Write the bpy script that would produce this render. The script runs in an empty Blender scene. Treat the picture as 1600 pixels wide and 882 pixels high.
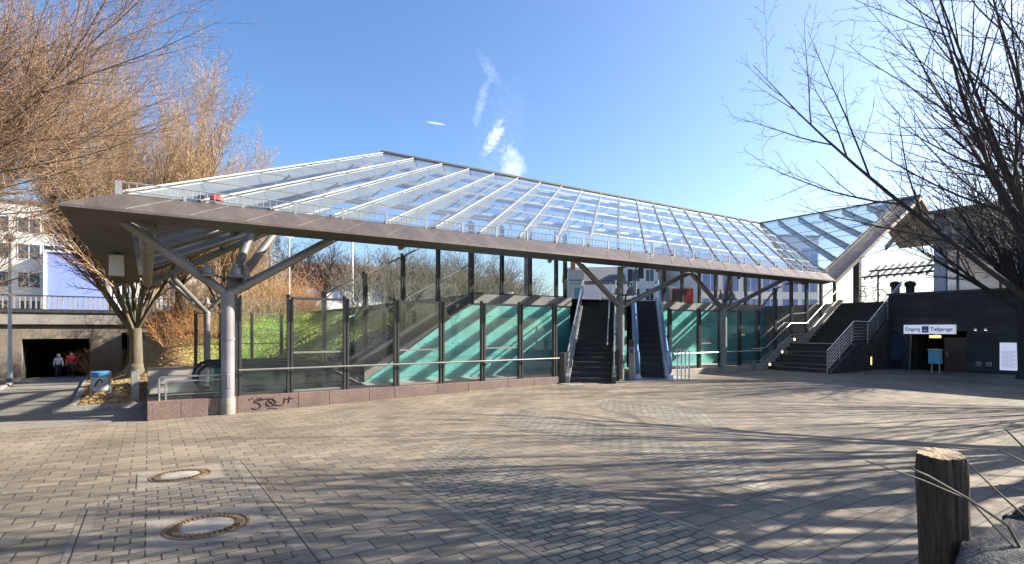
import bpy, math, random
import numpy as np
from mathutils import Vector, Matrix

random.seed(7)
SC = bpy.context.scene
COL = SC.collection
R = math.radians

# ------------------------------------------------------------------ frames
TH = R(33.78)                       # long axis of the canopy, measured from +X
CA, SA = math.cos(TH), math.sin(TH)
PX, PY = -7.85, 11.7                # left front corner of the plinth


def E(a, b, z=0.0):
    return (PX + CA * a - SA * b, PY + SA * a + CA * b, z)


def gz(x, y):
    c = lambda t: max(0.0, min(1.0, t))
    return -0.1 * c(y / 14) - 0.2 * c(-x / 8) * c(y / 12)


def gab(a, b):
    x, y, _ = E(a, b)
    return gz(x, y)


UP = 3.06                           # terrace level
ROAD = 2.62                         # street level behind


# ------------------------------------------------------------------ mesh builder
class MB:
    def __init__(s):
        s.v, s.f = [], []

    def add(s, vs, fs):
        n = len(s.v)
        s.v += [tuple(p) for p in vs]
        s.f += [tuple(i + n for i in f) for f in fs]
        return s

    def box(s, x0, x1, y0, y1, z0, z1):
        return s.add([(x0, y0, z0), (x1, y0, z0), (x1, y1, z0), (x0, y1, z0),
                      (x0, y0, z1), (x1, y0, z1), (x1, y1, z1), (x0, y1, z1)],
                     [(3, 2, 1, 0), (4, 5, 6, 7), (0, 1, 5, 4), (1, 2, 6, 5), (2, 3, 7, 6), (3, 0, 4, 7)])

    def beam(s, p0, p1, w, h, up=(0, 0, 1), drop=0.0):
        p0, p1 = Vector(p0), Vector(p1)
        d = (p1 - p0).normalized()
        side = d.cross(Vector(up))
        if side.length < 1e-4:
            side = d.cross(Vector((1, 0, 0)))
        side.normalize()
        u = side.cross(d).normalized()
        o = u * (-drop)
        q = []
        for p in (p0, p1):
            for sx, sz in ((-1, -1), (1, -1), (1, 1), (-1, 1)):
                q.append(p + o + side * (sx * w / 2) + u * (sz * h / 2))
        return s.add(q, [(3, 2, 1, 0), (4, 5, 6, 7), (0, 1, 5, 4), (1, 2, 6, 5), (2, 3, 7, 6), (3, 0, 4, 7)])

    def tube(s, pts, r, n=10, cap=True):
        pts = [Vector(p) for p in pts]
        rr = r if isinstance(r, (list, tuple)) else [r] * len(pts)
        m = len(pts)
        ref = None
        rings = []
        for i, p in enumerate(pts):
            t = (pts[min(i + 1, m - 1)] - pts[max(i - 1, 0)]).normalized()
            if ref is None:
                ref = Vector((0, 0, 1)) if abs(t.z) < 0.9 else Vector((1, 0, 0))
            u = (ref - t * ref.dot(t)).normalized()
            w = t.cross(u)
            ref = u
            rings.append([p + (u * math.cos(2 * math.pi * k / n) + w * math.sin(2 * math.pi * k / n)) * rr[i] for k in range(n)])
        vs = [q for ring in rings for q in ring]
        fs = []
        for i in range(m - 1):
            for k in range(n):
                k2 = (k + 1) % n
                fs.append((i * n + k, i * n + k2, (i + 1) * n + k2, (i + 1) * n + k))
        if cap:
            fs.append(tuple(range(n))[::-1])
            fs.append(tuple((m - 1) * n + k for k in range(n)))
        return s.add(vs, fs)

    def poly(s, pts):
        return s.add(pts, [tuple(range(len(pts)))])

    def prism(s, pts, ext):
        n = len(pts)
        e = Vector(ext)
        vs = [Vector(p) for p in pts] + [Vector(p) + e for p in pts]
        fs = [tuple(range(n))[::-1], tuple(range(n, 2 * n))]
        for k in range(n):
            k2 = (k + 1) % n
            fs.append((k, k2, n + k2, n + k))
        return s.add(vs, fs)

    def loft(s, sec0, sec1):
        n = len(sec0)
        fs = [tuple(range(n))[::-1], tuple(range(n, 2 * n))]
        for k in range(n):
            k2 = (k + 1) % n
            fs.append((k, k2, n + k2, n + k))
        return s.add(list(sec0) + list(sec1), fs)

    def lathe(s, prof, c=(0, 0, 0), n=24, cap=True):
        vs, fs = [], []
        for r, z in prof:
            for k in range(n):
                a = 2 * math.pi * k / n
                vs.append((c[0] + r * math.cos(a), c[1] + r * math.sin(a), c[2] + z))
        for i in range(len(prof) - 1):
            for k in range(n):
                k2 = (k + 1) % n
                fs.append((i * n + k, i * n + k2, (i + 1) * n + k2, (i + 1) * n + k))
        if cap:
            fs.append(tuple(range(n))[::-1])
            fs.append(tuple((len(prof) - 1) * n + k for k in range(n)))
        return s.add(vs, fs)

    def build(s, name, mat, parent=None, smooth=False, bevel=0.0, loc=None, rotz=None, fix=True):
        me = bpy.data.meshes.new(name)
        me.from_pydata(s.v, [], s.f)
        me.validate()
        if fix:
            import bmesh
            bm = bmesh.new()
            bm.from_mesh(me)
            bmesh.ops.recalc_face_normals(bm, faces=bm.faces)
            bm.to_mesh(me)
            bm.free()
        return link(name, me, mat, parent, smooth, bevel, loc, rotz)


def link(name, me, mat, parent=None, smooth=False, bevel=0.0, loc=None, rotz=None):
    if mat is not None:
        me.materials.clear()
        me.materials.append(mat)
    o = bpy.data.objects.new(name, me)
    COL.objects.link(o)
    if parent is not None:
        o.parent = parent
    if loc is not None:
        o.location = loc
    if rotz is not None:
        o.rotation_euler = (0, 0, rotz)
    if smooth:
        me.polygons.foreach_set('use_smooth', [True] * len(me.polygons))
        if smooth != 'all':
            try:
                me.set_sharp_from_angle(angle=R(40))
            except Exception:
                pass
    if bevel:
        b = o.modifiers.new('bevel', 'BEVEL')
        b.width = bevel
        b.segments = 2
        b.limit_method = 'ANGLE'
    return o


def tag(o, label=None, cat=None, group=None, kind=None):
    if label:
        o['label'] = label
    if cat:
        o['category'] = cat
    if group:
        o['group'] = group
    if kind:
        o['kind'] = kind
    return o


def thing(name, label, cat, loc=(0, 0, 0), rotz=0.0, group=None):
    o = bpy.data.objects.new(name, None)
    COL.objects.link(o)
    o.empty_display_size = 0.2
    o.location = loc
    o.rotation_euler = (0, 0, rotz)
    return tag(o, label, cat, group)


def bthing(name, label, cat, a=0, b=0, z=0, group=None):
    """thing in the building frame: its local x, y are the canopy's long and cross axes"""
    return thing(name, label, cat, E(a, b, z), TH, group)


def dup(root, loc, rotz=None, label=None, group=None, scale=None):
    r = root.copy()
    COL.objects.link(r)
    r.location = loc
    if rotz is not None:
        r.rotation_euler = (0, 0, rotz)
    if scale is not None:
        r.scale = scale
    if label:
        r['label'] = label
    if group:
        r['group'] = group
    for ch in list(root.children):
        c = ch.copy()
        COL.objects.link(c)
        c.parent = r
        for g in ch.children:
            d = g.copy()
            COL.objects.link(d)
            d.parent = c
    return r


# ------------------------------------------------------------------ materials
def new_mat(name):
    m = bpy.data.materials.new(name)
    m.use_nodes = True
    nt = m.node_tree
    nt.nodes.clear()
    out = nt.nodes.new('ShaderNodeOutputMaterial')
    return m, nt, out


def N(nt, t, **kw):
    n = nt.nodes.new(t)
    for k, v in kw.items():
        setattr(n, k, v)
    return n


def principled(nt, out, rough=0.7, metal=0.0, spec=0.5):
    p = N(nt, 'ShaderNodeBsdfPrincipled')
    p.inputs['Roughness'].default_value = rough
    p.inputs['Metallic'].default_value = metal
    p.inputs['Specular IOR Level'].default_value = spec
    nt.links.new(p.outputs[0], out.inputs[0])
    return p


def c4(c):
    return (c[0], c[1], c[2], 1.0)


def mixcol(nt, fac, A, B, blend='MIX'):
    m = N(nt, 'ShaderNodeMix', data_type='RGBA', blend_type=blend)
    if isinstance(fac, (int, float)):
        m.inputs[0].default_value = fac
    else:
        nt.links.new(fac, m.inputs[0])
    for i, x in ((6, A), (7, B)):
        if isinstance(x, (tuple, list)):
            m.inputs[i].default_value = c4(x)
        else:
            nt.links.new(x, m.inputs[i])
    return m.outputs[2]


def noise(nt, vec, scale, detail=4.0, rough=0.55):
    n = N(nt, 'ShaderNodeTexNoise')
    n.inputs['Scale'].default_value = scale
    n.inputs['Detail'].default_value = detail
    n.inputs['Roughness'].default_value = rough
    nt.links.new(vec, n.inputs['Vector'])
    return n.outputs[0]


def ramp(nt, fac, lo, hi, c0=(0, 0, 0), c1=(1, 1, 1)):
    r = N(nt, 'ShaderNodeValToRGB')
    r.color_ramp.elements[0].position = lo
    r.color_ramp.elements[1].position = hi
    r.color_ramp.elements[0].color = c4(c0)
    r.color_ramp.elements[1].color = c4(c1)
    nt.links.new(fac, r.inputs[0])
    return r.outputs[0]


def objvec(nt, axes='xyz', scale=(1, 1, 1)):
    t = N(nt, 'ShaderNodeTexCoord')
    v = t.outputs['Object']
    if axes != 'xyz':
        s = N(nt, 'ShaderNodeSeparateXYZ')
        nt.links.new(v, s.inputs[0])
        c = N(nt, 'ShaderNodeCombineXYZ')
        for i, ch in enumerate(axes):
            nt.links.new(s.outputs['xyz'.index(ch)], c.inputs[i])
        v = c.outputs[0]
    if scale != (1, 1, 1):
        m = N(nt, 'ShaderNodeMapping')
        m.inputs['Scale'].default_value = scale
        nt.links.new(v, m.inputs[0])
        v = m.outputs[0]
    return v


def bump(nt, h, p, strength=0.3, dist=0.02):
    b = N(nt, 'ShaderNodeBump')
    b.inputs['Strength'].default_value = strength
    b.inputs['Distance'].default_value = dist
    nt.links.new(h, b.inputs['Height'])
    nt.links.new(b.outputs[0], p.inputs['Normal'])


def M(name, c1, c2=None, scale=3.0, rough=0.6, metal=0.0, bmp=0.0, bscale=None, stretch=(1, 1, 1), spec=0.5, fine=0.15):
    """plain surface with large soft patches and fine grain"""
    m, nt, out = new_mat(name)
    p = principled(nt, out, rough, metal, spec)
    if c2 is None:
        c2 = tuple(x * 0.72 for x in c1)
    v = objvec(nt, scale=stretch)
    n1 = noise(nt, v, scale, 6.0, 0.6)
    f = ramp(nt, n1, 0.32, 0.68)
    col = mixcol(nt, f, c1, c2)
    n2 = noise(nt, v, scale * 14, 3.0)
    g = ramp(nt, n2, 0.3, 0.7, (1 - fine,) * 3, (1 + fine * 0.6,) * 3)
    col = mixcol(nt, 1.0, col, g, 'MULTIPLY')
    nt.links.new(col, p.inputs['Base Color'])
    rr = N(nt, 'ShaderNodeMapRange')
    rr.inputs[3].default_value = max(0.03, rough - 0.1)
    rr.inputs[4].default_value = min(1.0, rough + 0.12)
    nt.links.new(n1, rr.inputs[0])
    nt.links.new(rr.outputs[0], p.inputs['Roughness'])
    if bmp:
        bump(nt, noise(nt, v, bscale or scale * 10, 5.0), p, bmp, 0.02)
    return m


def brickmat(name, c1, c2, mortar, bw, rh, ms, axes='xyz', rough=0.75, patch=0.25, pscale=0.5, bmp=0.5, off=0.5, dirt=None, spec=0.4, grain=0.2, specks=None):
    m, nt, out = new_mat(name)
    p = principled(nt, out, rough, 0.0, spec)
    v = objvec(nt, axes)
    # slight waviness so joints are not ruler straight
    nv = N(nt, 'ShaderNodeTexNoise')
    nv.inputs['Scale'].default_value = 3.0
    nt.links.new(v, nv.inputs['Vector'])
    sub = N(nt, 'ShaderNodeVectorMath', operation='SUBTRACT')
    nt.links.new(nv.outputs['Color'], sub.inputs[0])
    sub.inputs[1].default_value = (0.5, 0.5, 0.5)
    sc = N(nt, 'ShaderNodeVectorMath', operation='SCALE')
    sc.inputs['Scale'].default_value = ms * 1.2
    nt.links.new(sub.outputs[0], sc.inputs[0])
    ad = N(nt, 'ShaderNodeVectorMath', operation='ADD')
    nt.links.new(v, ad.inputs[0])
    nt.links.new(sc.outputs[0], ad.inputs[1])
    b = N(nt, 'ShaderNodeTexBrick')
    b.offset = off
    b.inputs['Scale'].default_value = 1.0
    b.inputs['Brick Width'].default_value = bw
    b.inputs['Row Height'].default_value = rh
    b.inputs['Mortar Size'].default_value = ms
    b.inputs['Mortar Smooth'].default_value = 0.25
    b.inputs['Color1'].default_value = c4(c1)
    b.inputs['Color2'].default_value = c4(c2)
    b.inputs['Mortar'].default_value = c4(mortar)
    nt.links.new(ad.outputs[0], b.inputs['Vector'])
    n1 = noise(nt, v, pscale, 7.0, 0.62)
    g = ramp(nt, n1, 0.3, 0.7, (1 - patch,) * 3, (1 + patch * 0.5,) * 3)
    col = mixcol(nt, 1.0, b.outputs['Color'], g, 'MULTIPLY')
    n2 = noise(nt, v, 90.0, 3.0, 0.7)
    g2 = ramp(nt, n2, 0.25, 0.75, (1 - grain,) * 3, (1 + grain,) * 3)
    col = mixcol(nt, 1.0, col, g2, 'MULTIPLY')
    if dirt:
        n3 = noise(nt, v, 2.2, 9.0, 0.75)
        col = mixcol(nt, ramp(nt, n3, 0.66, 0.74), col, dirt)
    if specks:                                   # trodden gum and grit
        vo = N(nt, 'ShaderNodeTexVoronoi')
        vo.inputs['Scale'].default_value = 3.4
        nt.links.new(v, vo.inputs['Vector'])
        col = mixcol(nt, ramp(nt, vo.outputs['Distance'], 0.05, 0.075, (.75,) * 3, (0, 0, 0)), col, specks)
        vo2 = N(nt, 'ShaderNodeTexVoronoi')
        vo2.inputs['Scale'].default_value = 5.3
        nt.links.new(v, vo2.inputs['Vector'])
        col = mixcol(nt, ramp(nt, vo2.outputs['Distance'], 0.045, 0.09, (.6,) * 3, (0, 0, 0)), col, tuple(x * .28 for x in specks))
    nt.links.new(col, p.inputs['Base Color'])
    h = N(nt, 'ShaderNodeMath', operation='MULTIPLY_ADD')
    h.inputs[1].default_value = -1.0
    nt.links.new(b.outputs['Fac'], h.inputs[0])
    nn = N(nt, 'ShaderNodeMath', operation='MULTIPLY')
    nn.inputs[1].default_value = 0.35
    nt.links.new(n2, nn.inputs[0])
    nt.links.new(nn.outputs[0], h.inputs[2])
    bump(nt, h.outputs[0], p, bmp, 0.012)
    return m


def glassmat(name, tint, dust=0.06, dustcol=(0.7, 0.72, 0.7), rough=0.02, refl=1.0, dscale=1.2):
    m, nt, out = new_mat(name)
    tr = N(nt, 'ShaderNodeBsdfTransparent')
    tr.inputs[0].default_value = c4(tint)
    gl = N(nt, 'ShaderNodeBsdfGlossy')
    gl.inputs['Roughness'].default_value = rough
    gl.inputs[0].default_value = (0.9, 0.95, 0.95, 1)
    lw = N(nt, 'ShaderNodeLayerWeight')
    lw.inputs[0].default_value = 0.5
    p5 = N(nt, 'ShaderNodeMath', operation='POWER')
    p5.inputs[1].default_value = 4.0
    nt.links.new(lw.outputs['Facing'], p5.inputs[0])
    fr = N(nt, 'ShaderNodeMath', operation='MULTIPLY_ADD')
    fr.inputs[1].default_value = 0.85
    fr.inputs[2].default_value = 0.07
    nt.links.new(p5.outputs[0], fr.inputs[0])
    mu = N(nt, 'ShaderNodeMath', operation='MULTIPLY')
    mu.inputs[1].default_value = refl
    nt.links.new(fr.outputs[0], mu.inputs[0])
    mx = N(nt, 'ShaderNodeMixShader')
    nt.links.new(mu.outputs[0], mx.inputs[0])
    nt.links.new(tr.outputs[0], mx.inputs[1])
    nt.links.new(gl.outputs[0], mx.inputs[2])
    df = N(nt, 'ShaderNodeBsdfDiffuse')
    df.inputs[0].default_value = c4(dustcol)
    v = objvec(nt)
    n1 = noise(nt, v, dscale, 7.0, 0.65)
    mr = N(nt, 'ShaderNodeMapRange')
    mr.inputs[1].default_value = 0.3
    mr.inputs[2].default_value = 0.75
    mr.inputs[3].default_value = dust * 0.35
    mr.inputs[4].default_value = dust * 1.8
    nt.links.new(n1, mr.inputs[0])
    mx2 = N(nt, 'ShaderNodeMixShader')
    nt.links.new(mr.outputs[0], mx2.inputs[0])
    nt.links.new(mx.outputs[0], mx2.inputs[1])
    nt.links.new(df.outputs[0], mx2.inputs[2])
    nt.links.new(mx2.outputs[0], out.inputs[0])
    return m


def emit(name, c, s):
    m, nt, out = new_mat(name)
    e = N(nt, 'ShaderNodeEmission')
    e.inputs[0].default_value = c4(c)
    e.inputs[1].default_value = s
    nt.links.new(e.outputs[0], out.inputs[0])
    return m


mt = {}
mt['slab'] = brickmat('plaza_slabs', (0.240, 0.194, 0.136), (0.158, 0.128, 0.092), (0.05, 0.047, 0.038), 0.34, 0.225, 0.008, patch=0.42, pscale=0.45, dirt=(0.13, 0.11, 0.09), grain=0.38, specks=(0.42, 0.39, 0.33))
mt['small'] = brickmat('small_pavers', (0.25, 0.22, 0.163), (0.165, 0.145, 0.11), (0.035, 0.03, 0.025), 0.21, 0.105, 0.010, patch=0.4, pscale=0.6, bmp=0.8, grain=0.38)
mt['small_pale'] = brickmat('small_pale_pavers', (0.222, 0.184, 0.135), (0.166, 0.139, 0.105), (0.045, 0.043, 0.035), 0.21, 0.135, 0.008, patch=0.4, pscale=0.5, bmp=0.6, grain=0.38)
mt['border'] = brickmat('border_pavers', (0.23, 0.195, 0.147), (0.18, 0.153, 0.117), (0.04, 0.035, 0.03), 0.12, 0.30, 0.008, patch=0.25, off=0.0)
mt['asphalt'] = M('path_asphalt', (0.225, 0.195, 0.155), (0.15, 0.132, 0.108), 0.7, 0.9, bmp=0.4, bscale=60, fine=0.3)
mt['road'] = M('road_asphalt', (0.06, 0.06, 0.06), None, 0.7, 0.9, bmp=0.3, bscale=60)
mt['granite_red'] = M('brown_granite', (0.20, 0.135, 0.11), (0.13, 0.088, 0.075), 1.6, 0.55, bmp=0.25, bscale=30, fine=0.35)
mt['granite_dark'] = M('dark_granite', (0.075, 0.073, 0.075), (0.045, 0.044, 0.047), 1.2, 0.5, bmp=0.15, fine=0.35)
mt['granite_step'] = M('step_granite', (0.055, 0.05, 0.047), (0.03, 0.028, 0.027), 2.0, 0.6, bmp=0.15, fine=0.4)
mt['granite_pale'] = M('pale_granite', (0.36, 0.31, 0.25), (0.24, 0.21, 0.17), 2.5, 0.65, bmp=0.2, fine=0.3)
mt['garage'] = brickmat('garage_granite', (0.046, 0.045, 0.05), (0.014, 0.014, 0.017), (0.006, 0.006, 0.007), 0.75, 0.375, 0.007, axes='yzx', rough=0.5, patch=0.4, bmp=0.25)
mt['concrete'] = M('concrete', (0.33, 0.305, 0.265), (0.22, 0.20, 0.175), 0.9, 0.85, bmp=0.25, bscale=18, fine=0.25)
mt['concrete_stain'] = M('stained_concrete', (0.27, 0.225, 0.175), (0.14, 0.115, 0.09), 0.8, 0.9, bmp=0.3, bscale=14, fine=0.3, stretch=(1, 1, 0.35))
mt['parapet'] = M('parapet_concrete', (0.30, 0.28, 0.255), (0.20, 0.185, 0.165), 1.5, 0.8, bmp=0.25, bscale=20, fine=0.25)
mt['steel'] = M('painted_grey_steel', (0.235, 0.225, 0.205), (0.165, 0.157, 0.145), 1.3, 0.42, 0.25, fine=0.08)
mt['column'] = M('pale_column_paint', (0.25, 0.24, 0.243), (0.17, 0.162, 0.163), 1.6, 0.45, 0.1, fine=0.12)
mt['white_steel'] = M('white_glazing_bar', (0.31, 0.315, 0.31), (0.22, 0.225, 0.22), 2.0, 0.4, 0.1, fine=0.1)
mt['dark_steel'] = M('dark_steel', (0.085, 0.083, 0.08), (0.055, 0.054, 0.053), 2.0, 0.35, 0.5, fine=0.12)
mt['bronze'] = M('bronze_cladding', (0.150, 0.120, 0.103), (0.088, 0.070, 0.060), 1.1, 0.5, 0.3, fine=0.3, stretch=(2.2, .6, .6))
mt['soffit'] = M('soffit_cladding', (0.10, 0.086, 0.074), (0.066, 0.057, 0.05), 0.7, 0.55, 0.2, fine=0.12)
mt['inox'] = M('stainless_steel', (0.5, 0.5, 0.5), (0.36, 0.36, 0.37), 3.0, 0.34, 0.9, fine=0.08)
mt['blue_steel'] = M('pale_blue_steel', (0.60, 0.68, 0.85), (0.52, 0.60, 0.78), 2.0, 0.3, 0.3, fine=0.06)
mt['black'] = M('black_rubber', (0.018, 0.018, 0.02), None, 3.0, 0.5)
mt['roofglass'] = glassmat('roof_glass', (0.87, 0.93, 0.94), 0.075, (0.42, 0.45, 0.45), 0.015, 1.25, 0.6)
mt['glass'] = glassmat('clear_glass', (0.94, 0.975, 0.965), 0.014, (0.6, 0.65, 0.62), 0.01, 0.75, 2.0)
mt['balglass'] = glassmat('smoked_balustrade_glass', (0.45, 0.55, 0.55), 0.05, (0.4, 0.45, 0.45), 0.02, 1.0, 2.0)
mt['teal'] = brickmat('teal_glass_panel', (0.18, 0.50, 0.44), (0.155, 0.45, 0.40), (0.06, 0.13, 0.12), 1.385, 1.05, 0.007, axes='xzy', rough=0.22, patch=0.3, pscale=1.3, bmp=0.03, off=0.0, spec=0.6, grain=0.04)
mt['white'] = M('white_plaster', (0.72, 0.71, 0.68), (0.60, 0.59, 0.57), 0.8, 0.85, fine=0.08)
mt['white_paint'] = M('white_paint', (0.76, 0.76, 0.75), (0.66, 0.66, 0.66), 2.5, 0.45, fine=0.08)
mt['bluewall'] = M('blue_panel', (0.22, 0.29, 0.62), (0.18, 0.24, 0.54), 0.6, 0.6, fine=0.06)
mt['window'] = M('dark_window_glass', (0.03, 0.04, 0.06), (0.06, 0.08, 0.13), 0.5, 0.08, fine=0.05)
mt['windowblue'] = M('blue_window_glass', (0.09, 0.14, 0.34), (0.14, 0.2, 0.42), 0.5, 0.1, fine=0.05)
mt['tile'] = brickmat('roof_tiles', (0.22, 0.12, 0.07), (0.16, 0.085, 0.05), (0.08, 0.04, 0.02), 0.3, 0.35, 0.03, bmp=0.6)
mt['slate'] = M('slate_roof', (0.13, 0.13, 0.135), (0.09, 0.09, 0.095), 1.5, 0.7, bmp=0.3)
mt['redbrick'] = M('orange_brick', (0.50, 0.19, 0.085), (0.4, 0.15, 0.07), 2.0, 0.8)
mt['soil'] = M('bare_soil', (0.26, 0.19, 0.10), (0.15, 0.11, 0.065), 1.2, 0.95, bmp=0.7, bscale=14, fine=0.45)
mt['grassground'] = M('grass_ground', (0.10, 0.17, 0.03), (0.15, 0.16, 0.045), 1.0, 0.95, bmp=0.6, bscale=14, fine=0.4)
mt['ground'] = M('distant_ground', (0.14, 0.13, 0.10), (0.10, 0.10, 0.07), 0.1, 0.95)
mt['blade'] = M('grass_blade', (0.17, 0.33, 0.035), (0.36, 0.36, 0.09), 1.1, 0.6)
mt['leaf'] = M('fallen_leaf', (0.42, 0.27, 0.09), (0.28, 0.15, 0.06), 6.0, 0.8)
mt['leaf_dull'] = M('dry_leaf', (0.30, 0.22, 0.13), (0.16, 0.11, 0.07), 6.0, 0.85)
mt['ivy'] = M('ivy_leaf', (0.045, 0.065, 0.03), (0.09, 0.08, 0.045), 5.0, 0.6)
mt['bark'] = M('grey_green_bark', (0.16, 0.135, 0.085), (0.095, 0.08, 0.055), 3.0, 0.9, bmp=0.9, bscale=26, stretch=(1, 1, 0.3), fine=0.4)
mt['bark_brown'] = M('brown_bark', (0.15, 0.105, 0.075), (0.085, 0.062, 0.048), 3.0, 0.9, bmp=0.8, bscale=26, stretch=(1, 1, 0.3), fine=0.4)
mt['bark_dark'] = M('dark_bark', (0.055, 0.045, 0.042), (0.035, 0.03, 0.03), 3.0, 0.9, bmp=0.8, bscale=26, stretch=(1, 1, 0.3), fine=0.4)
mt['twig_gold'] = M('golden_twig', (0.48, 0.335, 0.185), (0.31, 0.205, 0.12), 0.6, 0.8)
mt['twig_brown'] = M('brown_twig', (0.37, 0.235, 0.135), (0.19, 0.12, 0.08), 0.8, 0.8)
mt['twig_dark'] = M('dark_twig', (0.06, 0.048, 0.045), (0.04, 0.034, 0.035), 0.8, 0.8)
mt['twig_grey'] = M('grey_twig', (0.15, 0.135, 0.10), (0.10, 0.095, 0.07), 0.8, 0.8)
mt['twig_rust'] = M('rust_twig', (0.46, 0.235, 0.09), (0.30, 0.15, 0.065), 0.8, 0.8)
mt['needle'] = M('conifer_needle', (0.02, 0.035, 0.018), (0.03, 0.045, 0.02), 1.0, 0.7)
_m, _nt, _o = new_mat('added_glow_sign_face')
_p = principled(_nt, _o, 0.4)
_p.inputs['Base Color'].default_value = (0.75, 0.77, 0.85, 1)
_p.inputs['Emission Color'].default_value = (0.78, 0.82, 1.0, 1)
_p.inputs['Emission Strength'].default_value = 0.16  # slight glow added to brighten the garage sign and the notice board
mt['signglow'] = _m
mt['wood'] = M('shade_dark_post_wood', (0.085, 0.055, 0.03), (0.018, 0.013, 0.010), 9.0, 0.85, bmp=1.0, bscale=60, stretch=(1, 1, 0.1), fine=0.6)  # the post's shade is put into its whole wood colour, over grain and cracks
mt['endgrain'] = M('post_end_grain', (0.40, 0.29, 0.17), (0.26, 0.18, 0.10), 9.0, 0.85, bmp=0.5, bscale=60, fine=0.4)
mt['roughstone'] = M('rough_grey_granite', (0.185, 0.18, 0.165), (0.075, 0.075, 0.07), 11.0, 0.85, bmp=1.0, bscale=60, fine=0.9)
mt['iron'] = M('rusty_cast_iron', (0.27, 0.18, 0.10), (0.14, 0.10, 0.07), 9.0, 0.65, 0.5, bmp=0.5, fine=0.4)
mt['slab_pale'] = M('pale_slab', (0.26, 0.22, 0.168), (0.18, 0.152, 0.118), 3.0, 0.8, bmp=0.3)
mt['cover_concrete'] = M('cover_concrete', (0.37, 0.33, 0.27), (0.24, 0.21, 0.17), 4.0, 0.8, bmp=0.3, fine=0.2)
mt['skin'] = M('skin', (0.55, 0.36, 0.27), None, 8.0, 0.6, fine=0.05)
mt['red_cloth'] = M('red_jacket', (0.72, 0.025, 0.07), (0.55, 0.02, 0.05), 6.0, 0.8)
mt['white_cloth'] = M('pale_sweater', (0.68, 0.68, 0.76), (0.55, 0.55, 0.64), 6.0, 0.85)
mt['black_cloth'] = M('black_trousers', (0.02, 0.02, 0.024), None, 6.0, 0.85)
mt['hair_blond'] = M('blond_hair', (0.5, 0.4, 0.26), None, 12.0, 0.7)
mt['hair_dark'] = M('dark_hair', (0.03, 0.024, 0.02), None, 12.0, 0.6)
mt['blue_plastic'] = M('blue_plastic', (0.08, 0.26, 0.50), (0.07, 0.22, 0.42), 4.0, 0.45)
mt['pale_plastic'] = M('pale_grey_plastic', (0.55, 0.58, 0.58), (0.36, 0.39, 0.39), 5.0, 0.5, fine=0.15)
mt['red_paint'] = M('red_paint', (0.62, 0.05, 0.035), None, 4.0, 0.5)
mt['signblue'] = M('sign_blue', (0.02, 0.045, 0.30), None, 4.0, 0.5)
mt['brown_door'] = M('brown_door', (0.075, 0.032, 0.018), (0.05, 0.022, 0.013), 1.0, 0.5)
mt['yellow'] = emit('lit_yellow_panel', (1.0, 0.68, 0.12), 1.3)
mt['bulb'] = emit('lit_bulkhead', (1.0, 0.85, 0.45), 3.0)
mt['bulbwhite'] = emit('lit_spot', (0.95, 0.95, 1.0), 1.2)
mt['signface'] = M('white_sign_face', (0.80, 0.81, 0.86), (0.74, 0.75, 0.80), 2.0, 0.4, fine=0.03)
mt['traffic'] = M('signal_black', (0.02, 0.025, 0.03), None, 4.0, 0.4)
mt['cyan'] = M('poster_cyan', (0.10, 0.38, 0.52), (0.2, 0.5, 0.6), 3.0, 0.35)
mt['graffiti'] = M('dark_red_spray', (0.045, 0.018, 0.016), None, 20.0, 0.6)
mt['carpaint'] = M('silver_white_paint', (0.74, 0.75, 0.77), None, 3.0, 0.2, 0.2, fine=0.02)

# ------------------------------------------------------------------ setting: ground


def grid(name, mat, avals, bvals, hf, kind='structure'):
    mb = MB()
    na, nb = len(avals), len(bvals)
    vs = [(a, b, hf(a, b)) for b in bvals for a in avals]
    fs = [(j * na + i, j * na + i + 1, (j + 1) * na + i + 1, (j + 1) * na + i) for j in range(nb - 1) for i in range(na - 1)]
    mb.add(vs, fs)
    o = mb.build(name, mat, None, loc=E(0, 0), rotz=TH, smooth='all', fix=False)
    o['kind'] = kind
    return o


def lin(a, b, n):
    return [a + (b - a) * i / (n - 1) for i in range(n)]


grid('plaza', mt['slab'], lin(-40, 28.4, 90), lin(-60, 0.0, 90), gab)


def strip(a0, a1, b00, b01, b10, b11, mat, lift, name='brick_paving'):
    """parallelogram: near end b00 at a0, b01 at a1; far end b10 at a0, b11 at a1"""
    mb = MB()
    n = 24
    for i in range(n + 1):
        t = i / n
        for a, s, e in ((a0, b00, b10), (a1, b01, b11)):
            b = s + (e - s) * t
            mb.v.append((a, b, gab(a, b) + lift))
    mb.f = [(2 * i, 2 * i + 1, 2 * i + 3, 2 * i + 2) for i in range(n)]
    o = mb.build(name, mat, None, loc=E(0, 0), rotz=TH, fix=False)
    o['kind'] = 'structure'
    return o


for (a0, a1, b00, b01, b10, b11) in ((-0.4, 0.98, -22, -22, -7.2, -5.8), (2.55, 3.9, -22, -22, -8.05, -6.7),
                                     (5.57, 6.95, -10.9, -9.5, -5.4, -4.1), (8.55, 9.9, -8.1, -6.75, -5.1, -3.8)):
    strip(a0, a1, b00, b01, b10, b11, mt['small_pale' if a0 < 0 else 'small'], 0.004)
    strip(a0 - 0.13, a0, b00 - .13, b00, b10 - .13, b10, mt['border'], 0.004, 'border_paving')
    strip(a1, a1 + 0.13, b01, b01 + .13, b11, b11 + .13, mt['border'], 0.004, 'border_paving')
    if b00 > -20:
        strip(a0, a1, b00 - .17, b01 - .17, b00, b01, mt['border'], 0.005, 'border_paving')
    strip(a0, a1, b10, b11, b10 + .17, b11 + .17, mt['border'], 0.005, 'border_paving')


def zpath(a, b):
    k = max(0.0, min(1.0, b / 6.0))
    return gab(a, 0) * (1 - k) + (-0.29 - 1.36 * b / 35.0) * k


def pl(b):
    return -5.0 - 1.9 * max(0, min(1, (b - 14) / 20))


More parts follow.
